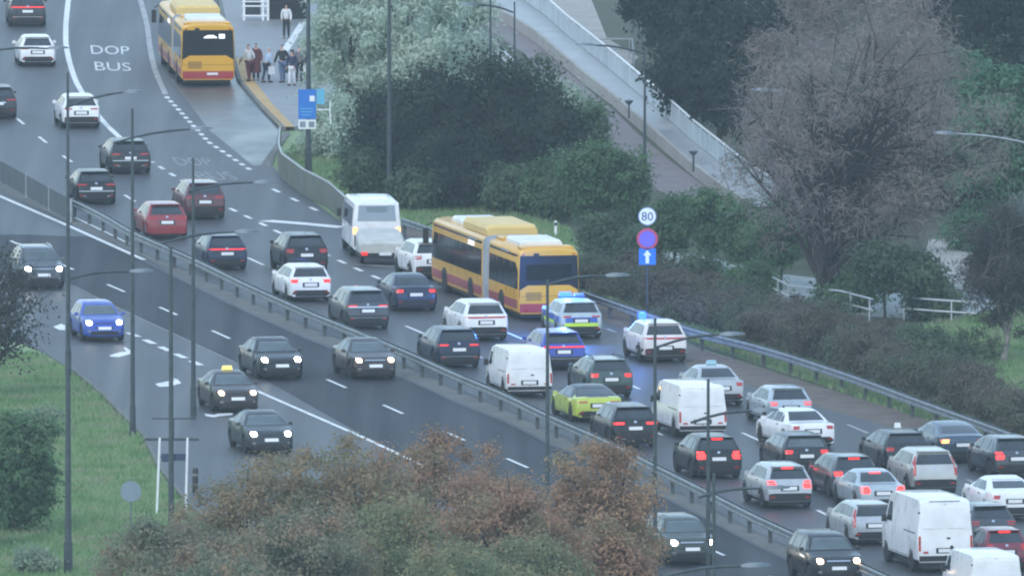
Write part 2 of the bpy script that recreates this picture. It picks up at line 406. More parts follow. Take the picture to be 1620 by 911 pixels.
def text_mesh(txt, name, mapf, m, parent=None, thick=0.0):
    cu = bpy.data.curves.new(name, 'FONT'); cu.body = txt; cu.resolution_u = 3; cu.extrude = thick
    to = bpy.data.objects.new(name, cu); C.objects.link(to)
    dg = bpy.context.evaluated_depsgraph_get(); dg.update()
    me = bpy.data.meshes.new_from_object(to.evaluated_get(dg)); bpy.data.objects.remove(to)
    co = np.array([v.co for v in me.vertices]); lo, hi = co.min(0), co.max(0)
    for v in me.vertices:
        u = (v.co.x - lo[0]) / (hi[0] - lo[0]); k = (v.co.y - lo[1]) / (hi[1] - lo[1])
        v.co = mapf(u, k, v.co.z)
    me.materials.clear(); me.materials.append(m); me.name = name
    return link(bpy.data.objects.new(name, me), parent)
def ground_text(txt, tl, tr, br, bl, name, m):
    def f(u, k, z):
        ax = tl[0] + (tr[0] - tl[0]) * u; ay = tl[1] + (tr[1] - tl[1]) * u
        bx = bl[0] + (br[0] - bl[0]) * u; by = bl[1] + (br[1] - bl[1]) * u
        p = G(bx + (ax - bx) * k, by + (ay - by) * k); return (p.x, p.y, .004)
    return text_mesh(txt, name, f, m, road_out)
M_text = ground_mat('road_lettering_paint', [(.42, .42, .42), (.6, .6, .59), (.66, .66, .65)], 1.2, .5, 12)
M_text_worn = ground_mat('worn_lettering_paint', [(.06, .06, .065), (.20, .20, .20), (.34, .34, .34)], 1.6, .55, 9)
ground_text('DOP', (143, 72), (204, 74), (205, 87), (145, 86), 'painted_letters', M_text)
ground_text('BUS', (149, 98), (206, 100), (208, 113), (151, 112), 'painted_letters', M_text)
ground_text('DOP', (271, 249), (328, 250), (340, 262), (283, 262), 'painted_letters', M_text_worn)
ground_text('BUS', (302, 272), (362, 272), (380, 285), (318, 285), 'painted_letters', M_text_worn)

# park floor, ramp, paths
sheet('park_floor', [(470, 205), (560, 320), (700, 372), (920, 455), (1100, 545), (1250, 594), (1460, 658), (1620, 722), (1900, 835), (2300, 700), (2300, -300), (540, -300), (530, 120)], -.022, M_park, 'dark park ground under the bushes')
sheet('lawn', [(470, 207), (520, 215), (640, 290), (760, 320), (900, 360), (960, 400), (940, 460), (800, 412), (700, 372), (640, 352), (560, 322), (480, 262), (450, 236)], -.017, M_grass, 'grass strip behind the outer barrier')
sheet('lawn', [(1450, 520), (1540, 510), (1640, 480), (1640, 660), (1560, 640), (1480, 585)], -.015, M_grass, 'bright lawn at the right edge of the park')
sheet('cycle_path', [(745, 20), (800, 25), (850, 70), (890, 105), (930, 140), (975, 178), (1010, 212), (1060, 254), (1110, 290), (1150, 315), (1100, 330), (1040, 300), (985, 245), (940, 200), (890, 150), (830, 85), (770, 45)], -.012, M_cycle, 'mauve cycle path below the ramp')
sheet('sandy_path', [(1470, 378), (1545, 378), (1560, 420), (1540, 455), (1480, 450), (1455, 430)], -.010, M_sand, 'sandy paved patch beyond the trees')
sheet('park_path', [(1040, 395), (1120, 405), (1230, 432), (1400, 452), (1650, 470), (1650, 500), (1500, 506), (1380, 500), (1220, 478), (1100, 446), (1050, 420)], -.014, M_pale, 'pale park path behind the hedge')
sheet('park_path', [(840, -60), (910, -60), (940, 10), (960, 60), (1010, 90), (990, 110), (940, 85), (915, 40), (870, 15)], -.014, M_sand, 'sandy path beside the top of the ramp')
DL = [(640, -70), (700, -30), (760, 2), (815, 30), (850, 52), (890, 86), (930, 120), (975, 154), (1000, 176), (1040, 210), (1065, 232), (1100, 262), (1140, 292), (1200, 332)]
DR = [(760, -60), (800, -25), (838, 0), (872, 24), (900, 50), (935, 78), (975, 110), (1020, 148), (1060, 182), (1100, 218), (1140, 250), (1175, 278), (1205, 300), (1240, 322)]
ZD = .42
M_parapet = mat('pale_parapet', (.42, .47, .50), .5, noise=.15, nscale=.6)
ramp = thing('footbridge_ramp', 'long pale footbridge ramp with white handrail curving down through the park', 'footbridge', G(1000, 176))
def rel(p, o): return Vector(p) - o.location
a = [rel(G(x, y, ZD), ramp) for x, y in DL]; b = [rel(G(x - 9, y + 2, ZD), ramp) for x, y in DR]
mb = MB(); mb.loft([[(p.x, p.y, -.02), (p.x, p.y, p.z), (q.x, q.y, q.z), (q.x, q.y, -.02)] for p, q in zip(a, b)])
mb.build('deck', M_deck, ramp)
mb = MB(); mb.loft([[(p.x - .14, p.y, -.02), (p.x - .14, p.y, ZD + .1), (p.x + .02, p.y, ZD + .1), (p.x + .02, p.y, -.02)] for p in a])
mb.build('side_wall', M_sand, ramp)
mb = MB(); mb.tube([(q.x + .05, q.y, ZD + .95) for q in b], .055, 6); mb.build('handrail', M_white, ramp, 60)
mb = MB(); mb.loft([[(q.x + .03, q.y, ZD), (q.x + .03, q.y, ZD + .82), (q.x + .07, q.y, ZD + .82), (q.x + .07, q.y, ZD)] for q in b]); mb.build('parapet', M_parapet, ramp)
me = None
for q in resample([Vector(q) for q in b], 4.0):
    if me is None:
        mb = MB(); mb.tube([(0, 0, 0), (0, 0, .95)], .03, 6); o = mb.build('post', M_white, ramp); me = o.data
    else: o = link(bpy.data.objects.new('post', me), ramp)
    o.location = (q.x + .05, q.y, ZD)

# ------------------------------------------------------------------ guardrails and fences
def frame_dir(P, i):
    d = P[min(i + 1, len(P) - 1)] - P[max(i - 1, 0)]; d.z = 0; d.normalize(); return d, Vector((-d.y, d.x, 0))
def guardrail(label, tops, sides, zt=.76, spacing=4.0, group='guardrails'):
    P = resample([G(x, y, zt) for x, y in tops], 2.0)
    for _ in range(4): P = [P[0]] + [(P[i - 1] + P[i] * 2 + P[i + 1]) / 4 for i in range(1, len(P) - 1)] + [P[-1]]
    org = Vector((P[0].x, P[0].y, 0)); t = thing('guardrail', label, 'guardrail', org, 0, group)
    Wp = [(0, 0), (.06, -.03), (.06, -.10), (.01, -.14), (.01, -.17), (.06, -.21), (.06, -.28), (0, -.31), (-.012, -.31), (.045, -.275), (.045, -.215), (-.004, -.175), (-.004, -.135), (.045, -.095), (.045, -.035), (-.012, 0)]
    for sgn in sides:
        rings = []
        for i, p in enumerate(P):
            d, n = frame_dir(P, i)
            rings.append([(p.x - org.x + n.x * sgn * (a + .09), p.y - org.y + n.y * sgn * (a + .09), zt + z) for a, z in Wp])
        mb = MB(); mb.loft(rings); mb.build('rail', M_rail, t, 30)
    mesh = None
    for i in range(0, len(P), int(spacing / 2)):
        d, n = frame_dir(P, i)
        if mesh is None:
            mb = MB(); mb.box((0, 0, zt / 2 - .07), (.10, .14, zt - .1)); mb.box((0, .06, zt - .2), (.14, .03, .26)); o = mb.build('post', M_railpost, t); mesh = o.data
        else: o = link(bpy.data.objects.new('post', mesh), t)
        o.location = (P[i].x - org.x, P[i].y - org.y, 0); o.rotation_euler = (0, 0, math.atan2(d.y, d.x))
    return t
MED = [(118, 316), (160, 335), (210, 366), (300, 404), (390, 448), (480, 488), (560, 520), (640, 552), (720, 589), (800, 621), (870, 656), (950, 690), (1040, 735), (1120, 775), (1200, 816), (1300, 861), (1400, 907), (1560, 982), (1750, 1080)]
guardrail('long double steel guardrail on the median between the two carriageways', MED, (-1, 1))
guardrail('steel guardrail along the brown hedge on the outer edge', [(930, 462), (1000, 486), (1100, 522), (1200, 545), (1280, 570), (1370, 600), (1450, 630), (1540, 662), (1620, 691), (1800, 760)], (-1, 1), .76, 4.0)
guardrail('short steel guardrail behind the yellow articulated bus', [(640, 345), (700, 365), (760, 385), (830, 420), (900, 448)], (-1,), .76, 4.0)
# plate fence on the left end of the median
M_mesh = mat('grey_fence_plate', (.075, .09, .10), .6, .3, noise=.25, nscale=1.2)
FP = [G(x, y, 1.0) for x, y in ((-330, 55), (-200, 130), (-100, 192), (-40, 228), (0, 253), (42, 276), (78, 296), (112, 314))]
ft = thing('median_fence', 'low grey plate fence with pale posts at the left end of the median', 'fence', (FP[-1].x, FP[-1].y, 0))
for i in range(len(FP) - 1):
    p, q = rel(FP[i], ft), rel(FP[i + 1], ft); d = (q - p); n = Vector((-d.y, d.x, 0)).normalized() * .02
    mb = MB(); mb.add([(p.x + n.x, p.y + n.y, .08), (q.x + n.x, q.y + n.y, .08), (q.x + n.x, q.y + n.y, .97), (p.x + n.x, p.y + n.y, .97),
                       (p.x - n.x, p.y - n.y, .08), (q.x - n.x, q.y - n.y, .08), (q.x - n.x, q.y - n.y, .97), (p.x - n.x, p.y - n.y, .97)],
                      [(0, 1, 2, 3), (7, 6, 5, 4), (0, 4, 5, 1), (3, 2, 6, 7), (0, 3, 7, 4), (1, 5, 6, 2)])
    mb.build('panel', M_mesh, ft)
for p in FP:
    p = rel(p, ft); mb = MB(); mb.box((p.x, p.y - .06, .5), (.10, .08, 1.02)); mb.build('post', M_pole_pale, ft)
# solid barrier below the platform
M_olive = mat('olive_barrier_plate', (.13, .135, .105), .6, .1, noise=.25, nscale=1.1)
M_olive_cap = mat('barrier_cap', (.40, .42, .41), .45, .4, noise=.15)
BP = resample([G(x, y, 1.1) for x, y in ((443, 202), (441, 228), (446, 243), (480, 268), (520, 288), (556, 320))], 2.0) + [G(556, 320, 1.1)]
bt = thing('barrier', 'curved olive plate barrier with pale cap below the bus stop platform', 'barrier', (BP[-1].x, BP[-1].y, 0))
for i in range(0, len(BP) - 1, 4):
    seg = BP[i:i + 5]
    rings = []
    for k in range(len(seg)):
        p = rel(seg[k], bt); d, n = frame_dir(BP, min(i + k, len(BP) - 1)); n = n * .05
        rings.append([(p.x - n.x, p.y - n.y, 0), (p.x + n.x, p.y + n.y, 0), (p.x + n.x, p.y + n.y, 1.05), (p.x - n.x, p.y - n.y, 1.05)])
    mb = MB(); mb.loft(rings); mb.build('panel', M_olive, bt)
mb = MB(); mb.tube([rel((p.x, p.y, 1.09), bt) for p in BP], .05, 6); mb.build('cap_rail', M_olive_cap, bt, 60)
mb = MB(); mb.box((0, 0, .55), (.28, .2, 1.1)); mb.build('end_post', M_black, bt)
# white park railings
M_railw = mat('dull_white_rail', (.46, .49, .50), .5, noise=.15)
def railing(label, px, h=.95, bars=(.95, .5), spacing=2.6, m=None, group='white park railings'):
    m = m or M_railw
    P = [G(x, y, h) for x, y in px]; org = Vector((P[0].x, P[0].y, 0)); t = thing('railing', label, 'railing', org, 0, group)
    for z in bars:
        mb = MB(); mb.tube([(p.x - org.x, p.y - org.y, z) for p in P], .04, 6); mb.build('rail', m, t, 60)
    mesh = None
    for p in resample(P, spacing):
        if mesh is None:
            mb = MB(); mb.tube([(0, 0, 0), (0, 0, h)], .03, 6); o = mb.build('post', m, t); mesh = o.data
        else: o = link(bpy.data.objects.new('post', mesh), t)
        o.location = (p.x - org.x, p.y - org.y, 0)
railing('white railing by the pale path left of the leaning trunk', [(1155, 420), (1200, 428), (1250, 452), (1330, 460), (1380, 473)])
railing('white railing on the near side of the sandy patch', [(1455, 440), (1510, 455), (1570, 462)])
railing('lower white railing nearest the right lawn', [(1430, 470), (1480, 474), (1545, 478)])
railing('white railing above the mauve cycle path by the pale trees', [(742, 28), (775, 60), (815, 98)], 1.0, (1.0, .6))
railing('tangled white railing at the foot of the ramp', [(1180, 285), (1215, 300), (1236, 318), (1240, 345)], 1.0, (1.0, .6, .25), 1.6)
railing('grey railing across the sandy path by the dark trees', [(930, 62), (1000, 62), (1003, 84)], 1.0, (1.0, .5), 2.0, M_pole_pale)

# ------------------------------------------------------------------ panels laid on a body
def panel(name, bvh, rows, axis, sgn, m, parent, off=.010, n=6, depth=.04, far=12.0, back=None):
    """a lens, pane or trim piece following the body; rows = (z, a0, a1); axis 'Y' looks along the car, 'X' across it"""
    grid = []
    last = None
    for z, a0, a1 in rows:
        row = []
        for k in range(n + 1):
            a = a0 + (a1 - a0) * k / n
            if axis == 'Y': o, d = Vector((a, sgn * far, z)), Vector((0, -sgn, 0))
            else: o, d = Vector((sgn * far, a, z)), Vector((-sgn, 0, 0))
            hit = bvh.ray_cast(o, d)
            if hit[0] is not None: p = hit[0]; last = p
            elif last is not None:
                p = Vector((a, last.y, z)) if axis == 'Y' else Vector((last.x, a, z))
            else: p = None
            row.append(p)
        grid.append(row)
    ok = [p for r in grid for p in r if p is not None]
    if not ok: return None
    for r in grid:
        for k in range(len(r)):
            if r[k] is None: r[k] = ok[0].copy()
    dv = Vector((0, sgn, 0)) if axis == 'Y' else Vector((sgn, 0, 0))
    mb = MB(); w_ = n + 1; h_ = len(grid)
    F = [p + dv * off for r in grid for p in r]
    fs = [(i * w_ + k, i * w_ + k + 1, (i + 1) * w_ + k + 1, (i + 1) * w_ + k) for i in range(h_ - 1) for k in range(n)]
    edge = list(range(w_)) + [i * w_ + n for i in range(1, h_)] + [(h_ - 1) * w_ + k for k in range(n - 1, -1, -1)] + [i * w_ for i in range(h_ - 2, 0, -1)]
    B = [F[i] - dv * depth for i in edge]; q = len(F)
    fs += [(edge[i], edge[(i + 1) % len(edge)], q + (i + 1) % len(edge), q + i) for i in range(len(edge))]
    mb.add(F + B, fs)
    return mb.build(name, m, parent, 35)

# ------------------------------------------------------------------ cars
KIND = {
 'suv': dict(prof=[(0, .20), (0, .36), (.006, .50), (.018, .60), (.035, .66), (.075, .80), (.105, .93), (.11, .965), (.15, .98), (.35, 1), (.52, .99), (.60, .945), (.68, .80), (.745, .675), (.80, .645), (.90, .61), (.955, .55), (.985, .47), (1, .36), (1, .20)],
             belt=.655, top=.69, rg=(.69, .90, .78, .63), ws=(.70, .92, .82, .60), side=[[(.68, .10, .235), (.80, .13, .24), (.90, .17, .245)], [(.68, .26, .47), (.80, .262, .47), (.91, .27, .475)], [(.68, .49, .685), (.80, .49, .635), (.90, .495, .575)]]),
 'hatch': dict(prof=[(0, .20), (0, .38), (.006, .52), (.02, .60), (.045, .665), (.10, .83), (.135, .935), (.145, .965), (.20, .985), (.38, 1), (.50, .985), (.58, .935), (.67, .79), (.745, .665), (.80, .635), (.90, .585), (.955, .52), (.985, .44), (1, .34), (1, .20)],
             belt=.645, top=.67, rg=(.69, .905, .76, .60), ws=(.69, .91, .82, .60), side=[[(.67, .12, .25), (.80, .16, .255), (.90, .21, .26)], [(.67, .265, .46), (.80, .27, .46), (.91, .28, .465)], [(.67, .48, .69), (.80, .48, .62), (.90, .485, .56)]]),
 'sedan': dict(prof=[(0, .20), (0, .42), (.006, .56), (.014, .64), (.03, .69), (.14, .705), (.17, .72), (.24, .85), (.30, .945), (.34, .975), (.44, 1), (.52, .985), (.58, .935), (.67, .79), (.745, .665), (.80, .64), (.90, .585), (.955, .52), (.985, .44), (1, .34), (1, .20)],
             belt=.66, top=.65, rg=(.73, .94, .74, .58), ws=(.69, .91, .82, .60), side=[[(.69, .215, .29), (.80, .255, .295), (.86, .28, .298)], [(.685, .305, .475), (.80, .31, .475), (.91, .335, .48)], [(.685, .495, .69), (.80, .495, .63), (.90, .50, .57)]]),
 'estate': dict(prof=[(0, .20), (0, .40), (.006, .54), (.018, .62), (.035, .68), (.06, .80), (.085, .93), (.09, .965), (.13, .98), (.35, 1), (.50, .985), (.57, .935), (.66, .79), (.735, .665), (.80, .64), (.90, .585), (.955, .52), (.985, .44), (1, .34), (1, .20)],
             belt=.655, top=.68, rg=(.70, .91, .77, .62), ws=(.69, .91, .82, .60), side=[[(.68, .085, .235), (.80, .105, .24), (.90, .14, .245)], [(.68, .255, .455), (.80, .26, .455), (.91, .27, .46)], [(.68, .475, .68), (.80, .475, .62), (.90, .48, .55)]]),
 'coupe': dict(prof=[(0, .22), (0, .46), (.004, .58), (.012, .67), (.025, .72), (.08, .735), (.16, .82), (.26, .92), (.34, .975), (.44, 1), (.50, .985), (.56, .93), (.65, .79), (.74, .66), (.80, .63), (.90, .58), (.955, .52), (.985, .44), (1, .34), (1, .20)],
             belt=.68, top=.64, rg=(.77, .94, .72, .56), ws=(.69, .91, .82, .60), side=[[(.71, .20, .46), (.80, .25, .46), (.90, .32, .465)], [(.71, .48, .66), (.80, .48, .62), (.90, .485, .56)]]),
 'van': dict(prof=[(0, .16), (0, .30), (.004, .42), (.008, .55), (.012, .70), (.018, .86), (.026, .95), (.045, .982), (.12, .995), (.4, 1), (.66, .99), (.72, .965), (.75, .925), (.80, .78), (.86, .60), (.90, .545), (.96, .49), (.985, .42), (1, .32), (1, .16)],
             belt=.56, top=.86, rg=(.62, .86, .8, .76), ws=(.62, .90, .84, .76), side=[[(.58, .66, .80), (.70, .66, .775), (.84, .665, .735)]]),
}
TYRE = {}
def wheel(parent, x, y, r, wd=.22):
    key = 'w'
    if key not in TYRE:
        mb = MB(); mb.lathe([(.62, -.5), (.90, -.5), (1.0, -.34), (1.0, .34), (.90, .5), (.62, .5)], 20, 'X'); me = mb.mesh('tyre'); me.materials.append(M_tyre)
        for p in me.polygons: p.use_smooth = True
        me.set_sharp_from_angle(angle=R(35)); TYRE[key] = me
        mb = MB(); mb.lathe([(.12, -.46), (.2, -.42), (.25, -.40), (.64, -.47), (.66, .47), (.25, .40), (.2, .42), (.12, .46)], 20, 'X')
        me = mb.mesh('rim'); me.materials.append(M_rim); TYRE['r'] = me
    o = link(bpy.data.objects.new('wheel', TYRE['w']), parent); o.location = (x, y, r); o.scale = (wd, r, r)
    q = link(bpy.data.objects.new('rim', TYRE['r']), o)
    return o

def car(px, py, yaw, kind, col, label, L=4.4, W=1.82, H=1.55, front=False, cat='car', tail='block', lit=None, dark_bumper=True, chrome=False, plate=True,
        rails=False, roofcol=None, third=False, plate_dim=False, glass=None, name='car', group=None, wiper=False, ex=None, head=None, side_win=True, tint_rear=True):
    K = KIND[kind]
    base = G(px, py)
    rz = R(yaw) + (math.pi if front else 0)
    fw = Vector((-math.sin(rz), math.cos(rz), 0))
    ctr = base - fw * (L / 2) if front else base + fw * (L / 2)
    t = thing(name, label, cat, (ctr.x, ctr.y, 0), rz, group or ('cars driving towards the camera' if front else 'vehicles queuing away from the camera'))
    rw = .335 if kind in ('suv', 'van') else .315
    belt, hw = K['belt'] * H, W / 2; topw = K['top'] + random.Random(label + 'w').uniform(-.025, .03)
    sill = .16 * H if kind != 'suv' else .175 * H
    ax = [-L / 2 + L * .185, L / 2 - L * .19]
    yat = lambda tt: -L / 2 + L * tt
    jit = random.Random(label); wa, wb = jit.uniform(-.022, .022), jit.uniform(-.012, .012); dz = jit.uniform(-.012, .012)
    wp = lambda tt: tt + (wa * math.sin(math.pi * tt) + wb * math.sin(2 * math.pi * tt)) * (1 if 0 < tt < 1 else 0)
    st = [(wp(tt), (zz + (dz if .45 < zz < .7 else 0)) * H) for tt, zz in K['prof']]
    ts = [s[0] for s in st]; zs = [s[1] for s in st]
    ra = rw + .055
    extra = []
    for a in ax:
        for off in [-ra - .012] + [ra * math.cos(R(180 - q)) for q in range(0, 181, 20)] + [ra + .012]:
            extra.append((a + off + L / 2) / L)
    for e in extra:
        st.append((e, float(np.interp(e, ts[1:-1], zs[1:-1]))))
    order = sorted(range(len(st)), key=lambda i: (st[i][0], i if st[i][0] < .5 else i))
    st = [st[i] for i in order]
    vanlike = kind == 'van'
    def wat(tt):
        if vanlike: return hw * float(np.interp(tt, [0, .006, .02, .84, .93, .97, 1], [.955, .985, 1, 1, .95, .88, .74]))
        return hw * float(np.interp(tt, [0, .008, .03, .09, .2, .84, .92, .965, 1], [.86, .90, .95, .985, 1, 1, .955, .88, .74]))
    rings = []
    for tt, zt in st:
        y = yat(tt); ww = wat(tt); zb = sill
        for a in ax:
            dd = abs(y - a)
            if dd <= ra + .001: zb = max(zb, rw + math.sqrt(max(0, ra * ra - dd * dd)))
        k = max(0, min(1, (zt - belt) / (H - belt)))
        tz = [zb, zb + .05, max(.30 * H, zb + .08), max(.46 * H, zb + .11), min(belt, zt - .03)]
        xs = [.90, .985, 1.0, 1.0, .968]
        pts = []
        for i in range(5):
            z = min(tz[i], zt - .006 * (7 - i)); pts.append((xs[i] * ww, z))
        tw = ww * (.92 - (.92 - topw) * k)
        pts += [(tw, zt - .014 - .035 * k), (tw * .86, zt - .006), (tw * .5, zt), (0, zt + .004)]
        for i in range(1, len(pts)):
            if pts[i][1] < pts[i - 1][1]: pts[i] = (pts[i][0], pts[i - 1][1] + .0005)
        ring = [(x, y, z) for x, z in pts] + [(-x, y, z) for x, z in pts[-2::-1]]
        rings.append(ring)
    mb = MB(); mb.loft(rings)
    body = mb.build('body', paint(col), t, 32)
    if roofcol:     # black roof and pillars are part of this paint job
        body.data.materials.append(paint(roofcol))
        for p in body.data.polygons:
            if p.center.z > belt * 1.07: p.material_index = 1
    bvh = BVHTree.FromPolygons([v.co.copy() for v in body.data.vertices], [tuple(p.vertices) for p in body.data.polygons])
    P = lambda nm, rows, axis, sgn, m, par=t, **kw: panel(nm, bvh, rows, axis, sgn, m, par, **kw)
    hz = lambda f: f * H
    gl = glass or M_glass
    g = K['ws']; zmid = (g[0] + g[1]) / 2
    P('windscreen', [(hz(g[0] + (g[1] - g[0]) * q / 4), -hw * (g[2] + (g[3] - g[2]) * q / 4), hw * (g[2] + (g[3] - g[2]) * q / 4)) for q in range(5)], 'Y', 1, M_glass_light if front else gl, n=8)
    g = K['rg']
    if not vanlike:
        P('rear_window', [(hz(g[0] + (g[1] - g[0]) * q / 4), -hw * (g[2] + (g[3] - g[2]) * q / 4), hw * (g[2] + (g[3] - g[2]) * q / 4)) for q in range(5)], 'Y', -1, gl, n=8)
    for s in (-1, 1):
        for rows in K['side']:
            P('side_window', [(hz(z), yat(wp(a)), yat(wp(b))) for z, a, b in rows], 'X', s, gl, n=4, depth=.03)
        # door seam and handle
        for a in ax: wheel(t, s * (hw - .125), a, rw)
        mb = MB(); mb.box((s * (hw + .07), yat(.655 if not vanlike else .79), hz(.70) if not vanlike else hz(.60)), (.18, .10, .13 if not vanlike else .24), 0, .8)
        mb.build('wing_mirror', paint(col) if not vanlike else M_black, t, 40)
        if not vanlike:
            P('door_handle', [(hz(.60), yat(.33), yat(.37)), (hz(.62), yat(.33), yat(.37))], 'X', s, M_black if col != 'black' else M_rim, n=2, off=.02)
        P('sill_trim', [(sill + .02, ax[0] + ra + .03, ax[1] - ra - .03), (sill + .11, ax[0] + ra + .03, ax[1] - ra - .03)], 'X', s, M_black, n=4, off=.012)
    if kind == 'suv':
        for s in (-1, 1):
            for a in ax: P('arch_trim', [(sill + .05, a - ra - .10, a - ra - .02), (rw + .10, a - ra - .10, a - ra - .02), (rw + ra * .75, a - ra * .86, a - ra * .66)], 'X', s, M_black, n=2, off=.014); P('arch_trim', [(sill + .05, a + ra + .02, a + ra + .10), (rw + .10, a + ra + .02, a + ra + .10), (rw + ra * .75, a + ra * .66, a + ra * .86)], 'X', s, M_black, n=2, off=.014)
    mb = MB(); mb.box((0, 0, (.15 + sill + .16) / 2), (W * .80, L * .955, sill + .01)); mb.build('underbody_shade', M_black, t)  # black box added beneath the body to block light and darken the gap
    # --- rear
    lensm = {None: M_tail, 'run': M_tail_run, 'brake': M_brake, 'amber': M_amber}[lit]
    for s in (-1, 1):
        lm = lensm
        if lit == 'amber' and s > 0: lm = M_tail
        if tail == 'block': P('tail_light', [(hz(.54), s * hw * .60, s * hw * .88), (hz(.63), s * hw * .56, s * hw * .91)], 'Y', -1, lm, n=4, off=.014)
        if tail == 'big': P('tail_light', [(hz(.48), s * hw * .58, s * hw * .88), (hz(.56), s * hw * .54, s * hw * .91), (hz(.65), s * hw * .62, s * hw * .90)], 'Y', -1, lm, n=4, off=.014)
        if tail == 'slim': P('tail_light', [(hz(.575), s * hw * .48, s * hw * .90), (hz(.615), s * hw * .46, s * hw * .92)], 'Y', -1, lm, n=4, off=.014)
        if tail == 'vertical': P('tail_light', [(hz(.45), s * hw * .80, s * hw * .90), (hz(.60), s * hw * .78, s * hw * .90), (hz(.72), s * hw * .78, s * hw * .885), (hz(.86), s * hw * .71, s * hw * .78)], 'Y', -1, lm, n=3, off=.014)
        if tail == 'van': P('tail_light', [(hz(.30), s * hw * .885, s * hw * .965), (hz(.50), s * hw * .885, s * hw * .965)], 'Y', -1, lm, n=3, off=.016)
        if tail == 'round': P('tail_light', [(hz(.52), s * hw * .66, s * hw * .78), (hz(.56), s * hw * .60, s * hw * .84), (hz(.63), s * hw * .60, s * hw * .84), (hz(.67), s * hw * .66, s * hw * .78)], 'Y', -1, lm, n=3, off=.014)
        P('reflector', [(hz(.27), s * hw * .62, s * hw * .80), (hz(.295), s * hw * .62, s * hw * .80)], 'Y', -1, M_tail, n=2, off=.022)
    if tail == 'strip': P('tail_light', [(hz(.585), -hw * .91, hw * .91), (hz(.625), -hw * .91, hw * .91)], 'Y', -1, lensm, n=10, off=.014)
    if dark_bumper: P('rear_bumper', [(sill + .015, -hw * .86, hw * .86), (hz(.25), -hw * .88, hw * .88), (hz(.35), -hw * .86, hw * .86), (hz(.365), -hw * .66, hw * .66)] if kind == 'suv' else [(sill + .015, -hw * .84, hw * .84), (hz(.25), -hw * .85, hw * .85), (hz(.335), -hw * .72, hw * .72)] if not vanlike else [(sill + .01, -hw * .94, hw * .94), (hz(.235), -hw * .94, hw * .94)], 'Y', -1, M_black, n=8, off=.02)
    if chrome: P('chrome_strip', [(hz(.30), -hw * .80, hw * .80), (hz(.325), -hw * .80, hw * .80)], 'Y', -1, M_chrome, n=8, off=.028)
    if plate and not front:
        zp = .44 if not vanlike else .28
        if kind in ('suv',) and plate == 'low': zp = .33
        P('number_plate', [(hz(zp), -.26, .26), (hz(zp) + .125, -.26, .26)], 'Y', -1, M_plate, n=2, off=.026)
        P('plate_recess', [(hz(zp) - .03, -.34, .34), (hz(zp) + .155, -.34, .34)], 'Y', -1, M_black, n=2, off=.016)
    if third: P('brake_light', [(hz(.915), -.20, .20), (hz(.94), -.20, .20)], 'Y', -1, M_brake, n=3, off=.02)
    if kind in ('suv', 'hatch', 'estate'):
        ys = yat(.105 if kind == 'suv' else .14 if kind == 'hatch' else .085)
        mb = MB(); mb.box((0, ys - .02, hz(.962)), (W * .66, .20, .035)); mb.build('spoiler', M_black if roofcol else paint(col), t)
        mb = MB(); mb.tube([(0, ys - .16 + .05, hz(.70)), (.28, ys - .02 - .03, hz(.735))], .012, 5); mb.build('wiper', M_black, t)
        P('badge', [(hz(.605), -.05, .05), (hz(.655), -.05, .05)], 'Y', -1, M_chrome, n=2, off=.014)
    if rails:
        for s in (-1, 1):
            mb = MB(); x = s * hw * K['top'] * .93
            mb.tube([(x, yat(.17), hz(.975)), (x, yat(.20), hz(1.02)), (x, yat(.5), hz(1.02)), (x, yat(.56), hz(.965))], .02, 6); mb.build('roof_rail', M_chrome if rails == 'c' else M_black, t, 60)
    if roofcol:
        def roofz(x, y):
            h = bvh.ray_cast(Vector((x, y, 5)), Vector((0, 0, -1))); return h[0].z
        mb = MB(); ys = np.linspace(yat(.13 if kind != 'coupe' else .27), yat(.55), 10); xs = np.linspace(-hw * K['top'] * .93, hw * K['top'] * .93, 9)
        mb.add([(x, y, roofz(x, y) + .008) for y in ys for x in xs], [(i * 9 + k, i * 9 + k + 1, (i + 1) * 9 + k + 1, (i + 1) * 9 + k) for i in range(9) for k in range(8)])
        mb.build('roof_panel', paint(roofcol), t, 40)
    # --- front
    for s in (-1, 1):
        hm = (head or M_head) if front else M_rim
        if front:
            P('headlight', [(hz(.465), s * hw * .64, s * hw * .76), (hz(.49), s * hw * .59, s * hw * .81), (hz(.535), s * hw * .58, s * hw * .83), (hz(.565), s * hw * .64, s * hw * .79)], 'Y', 1, hm, n=4, off=.03)
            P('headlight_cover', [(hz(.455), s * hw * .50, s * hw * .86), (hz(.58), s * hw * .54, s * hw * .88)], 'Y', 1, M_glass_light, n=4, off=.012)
            P('fog_lamp', [(hz(.27), s * hw * .66, s * hw * .80), (hz(.32), s * hw * .66, s * hw * .80)], 'Y', 1, M_rim, n=3, off=.02)
        else:
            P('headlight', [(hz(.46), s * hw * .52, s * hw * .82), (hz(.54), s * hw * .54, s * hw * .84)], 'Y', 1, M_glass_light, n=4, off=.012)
    P('grille', [(hz(.37), -hw * .46, hw * .46), (hz(.51), -hw * .42, hw * .42)], 'Y', 1, M_black, n=6, off=.012)
    P('front_bumper', [(hz(.19), -hw * .68, hw * .68), (hz(.29), -hw * .62, hw * .62)], 'Y', 1, M_black, n=6, off=.014)
    if front:
        P('number_plate', [(hz(.335), -.26, .26), (hz(.335) + .115, -.26, .26)], 'Y', 1, M_plate, n=2, off=.035)
        if chrome: P('chrome_strip', [(hz(.505), -hw * .45, hw * .45), (hz(.53), -hw * .45, hw * .45)], 'Y', 1, M_chrome, n=6, off=.03)
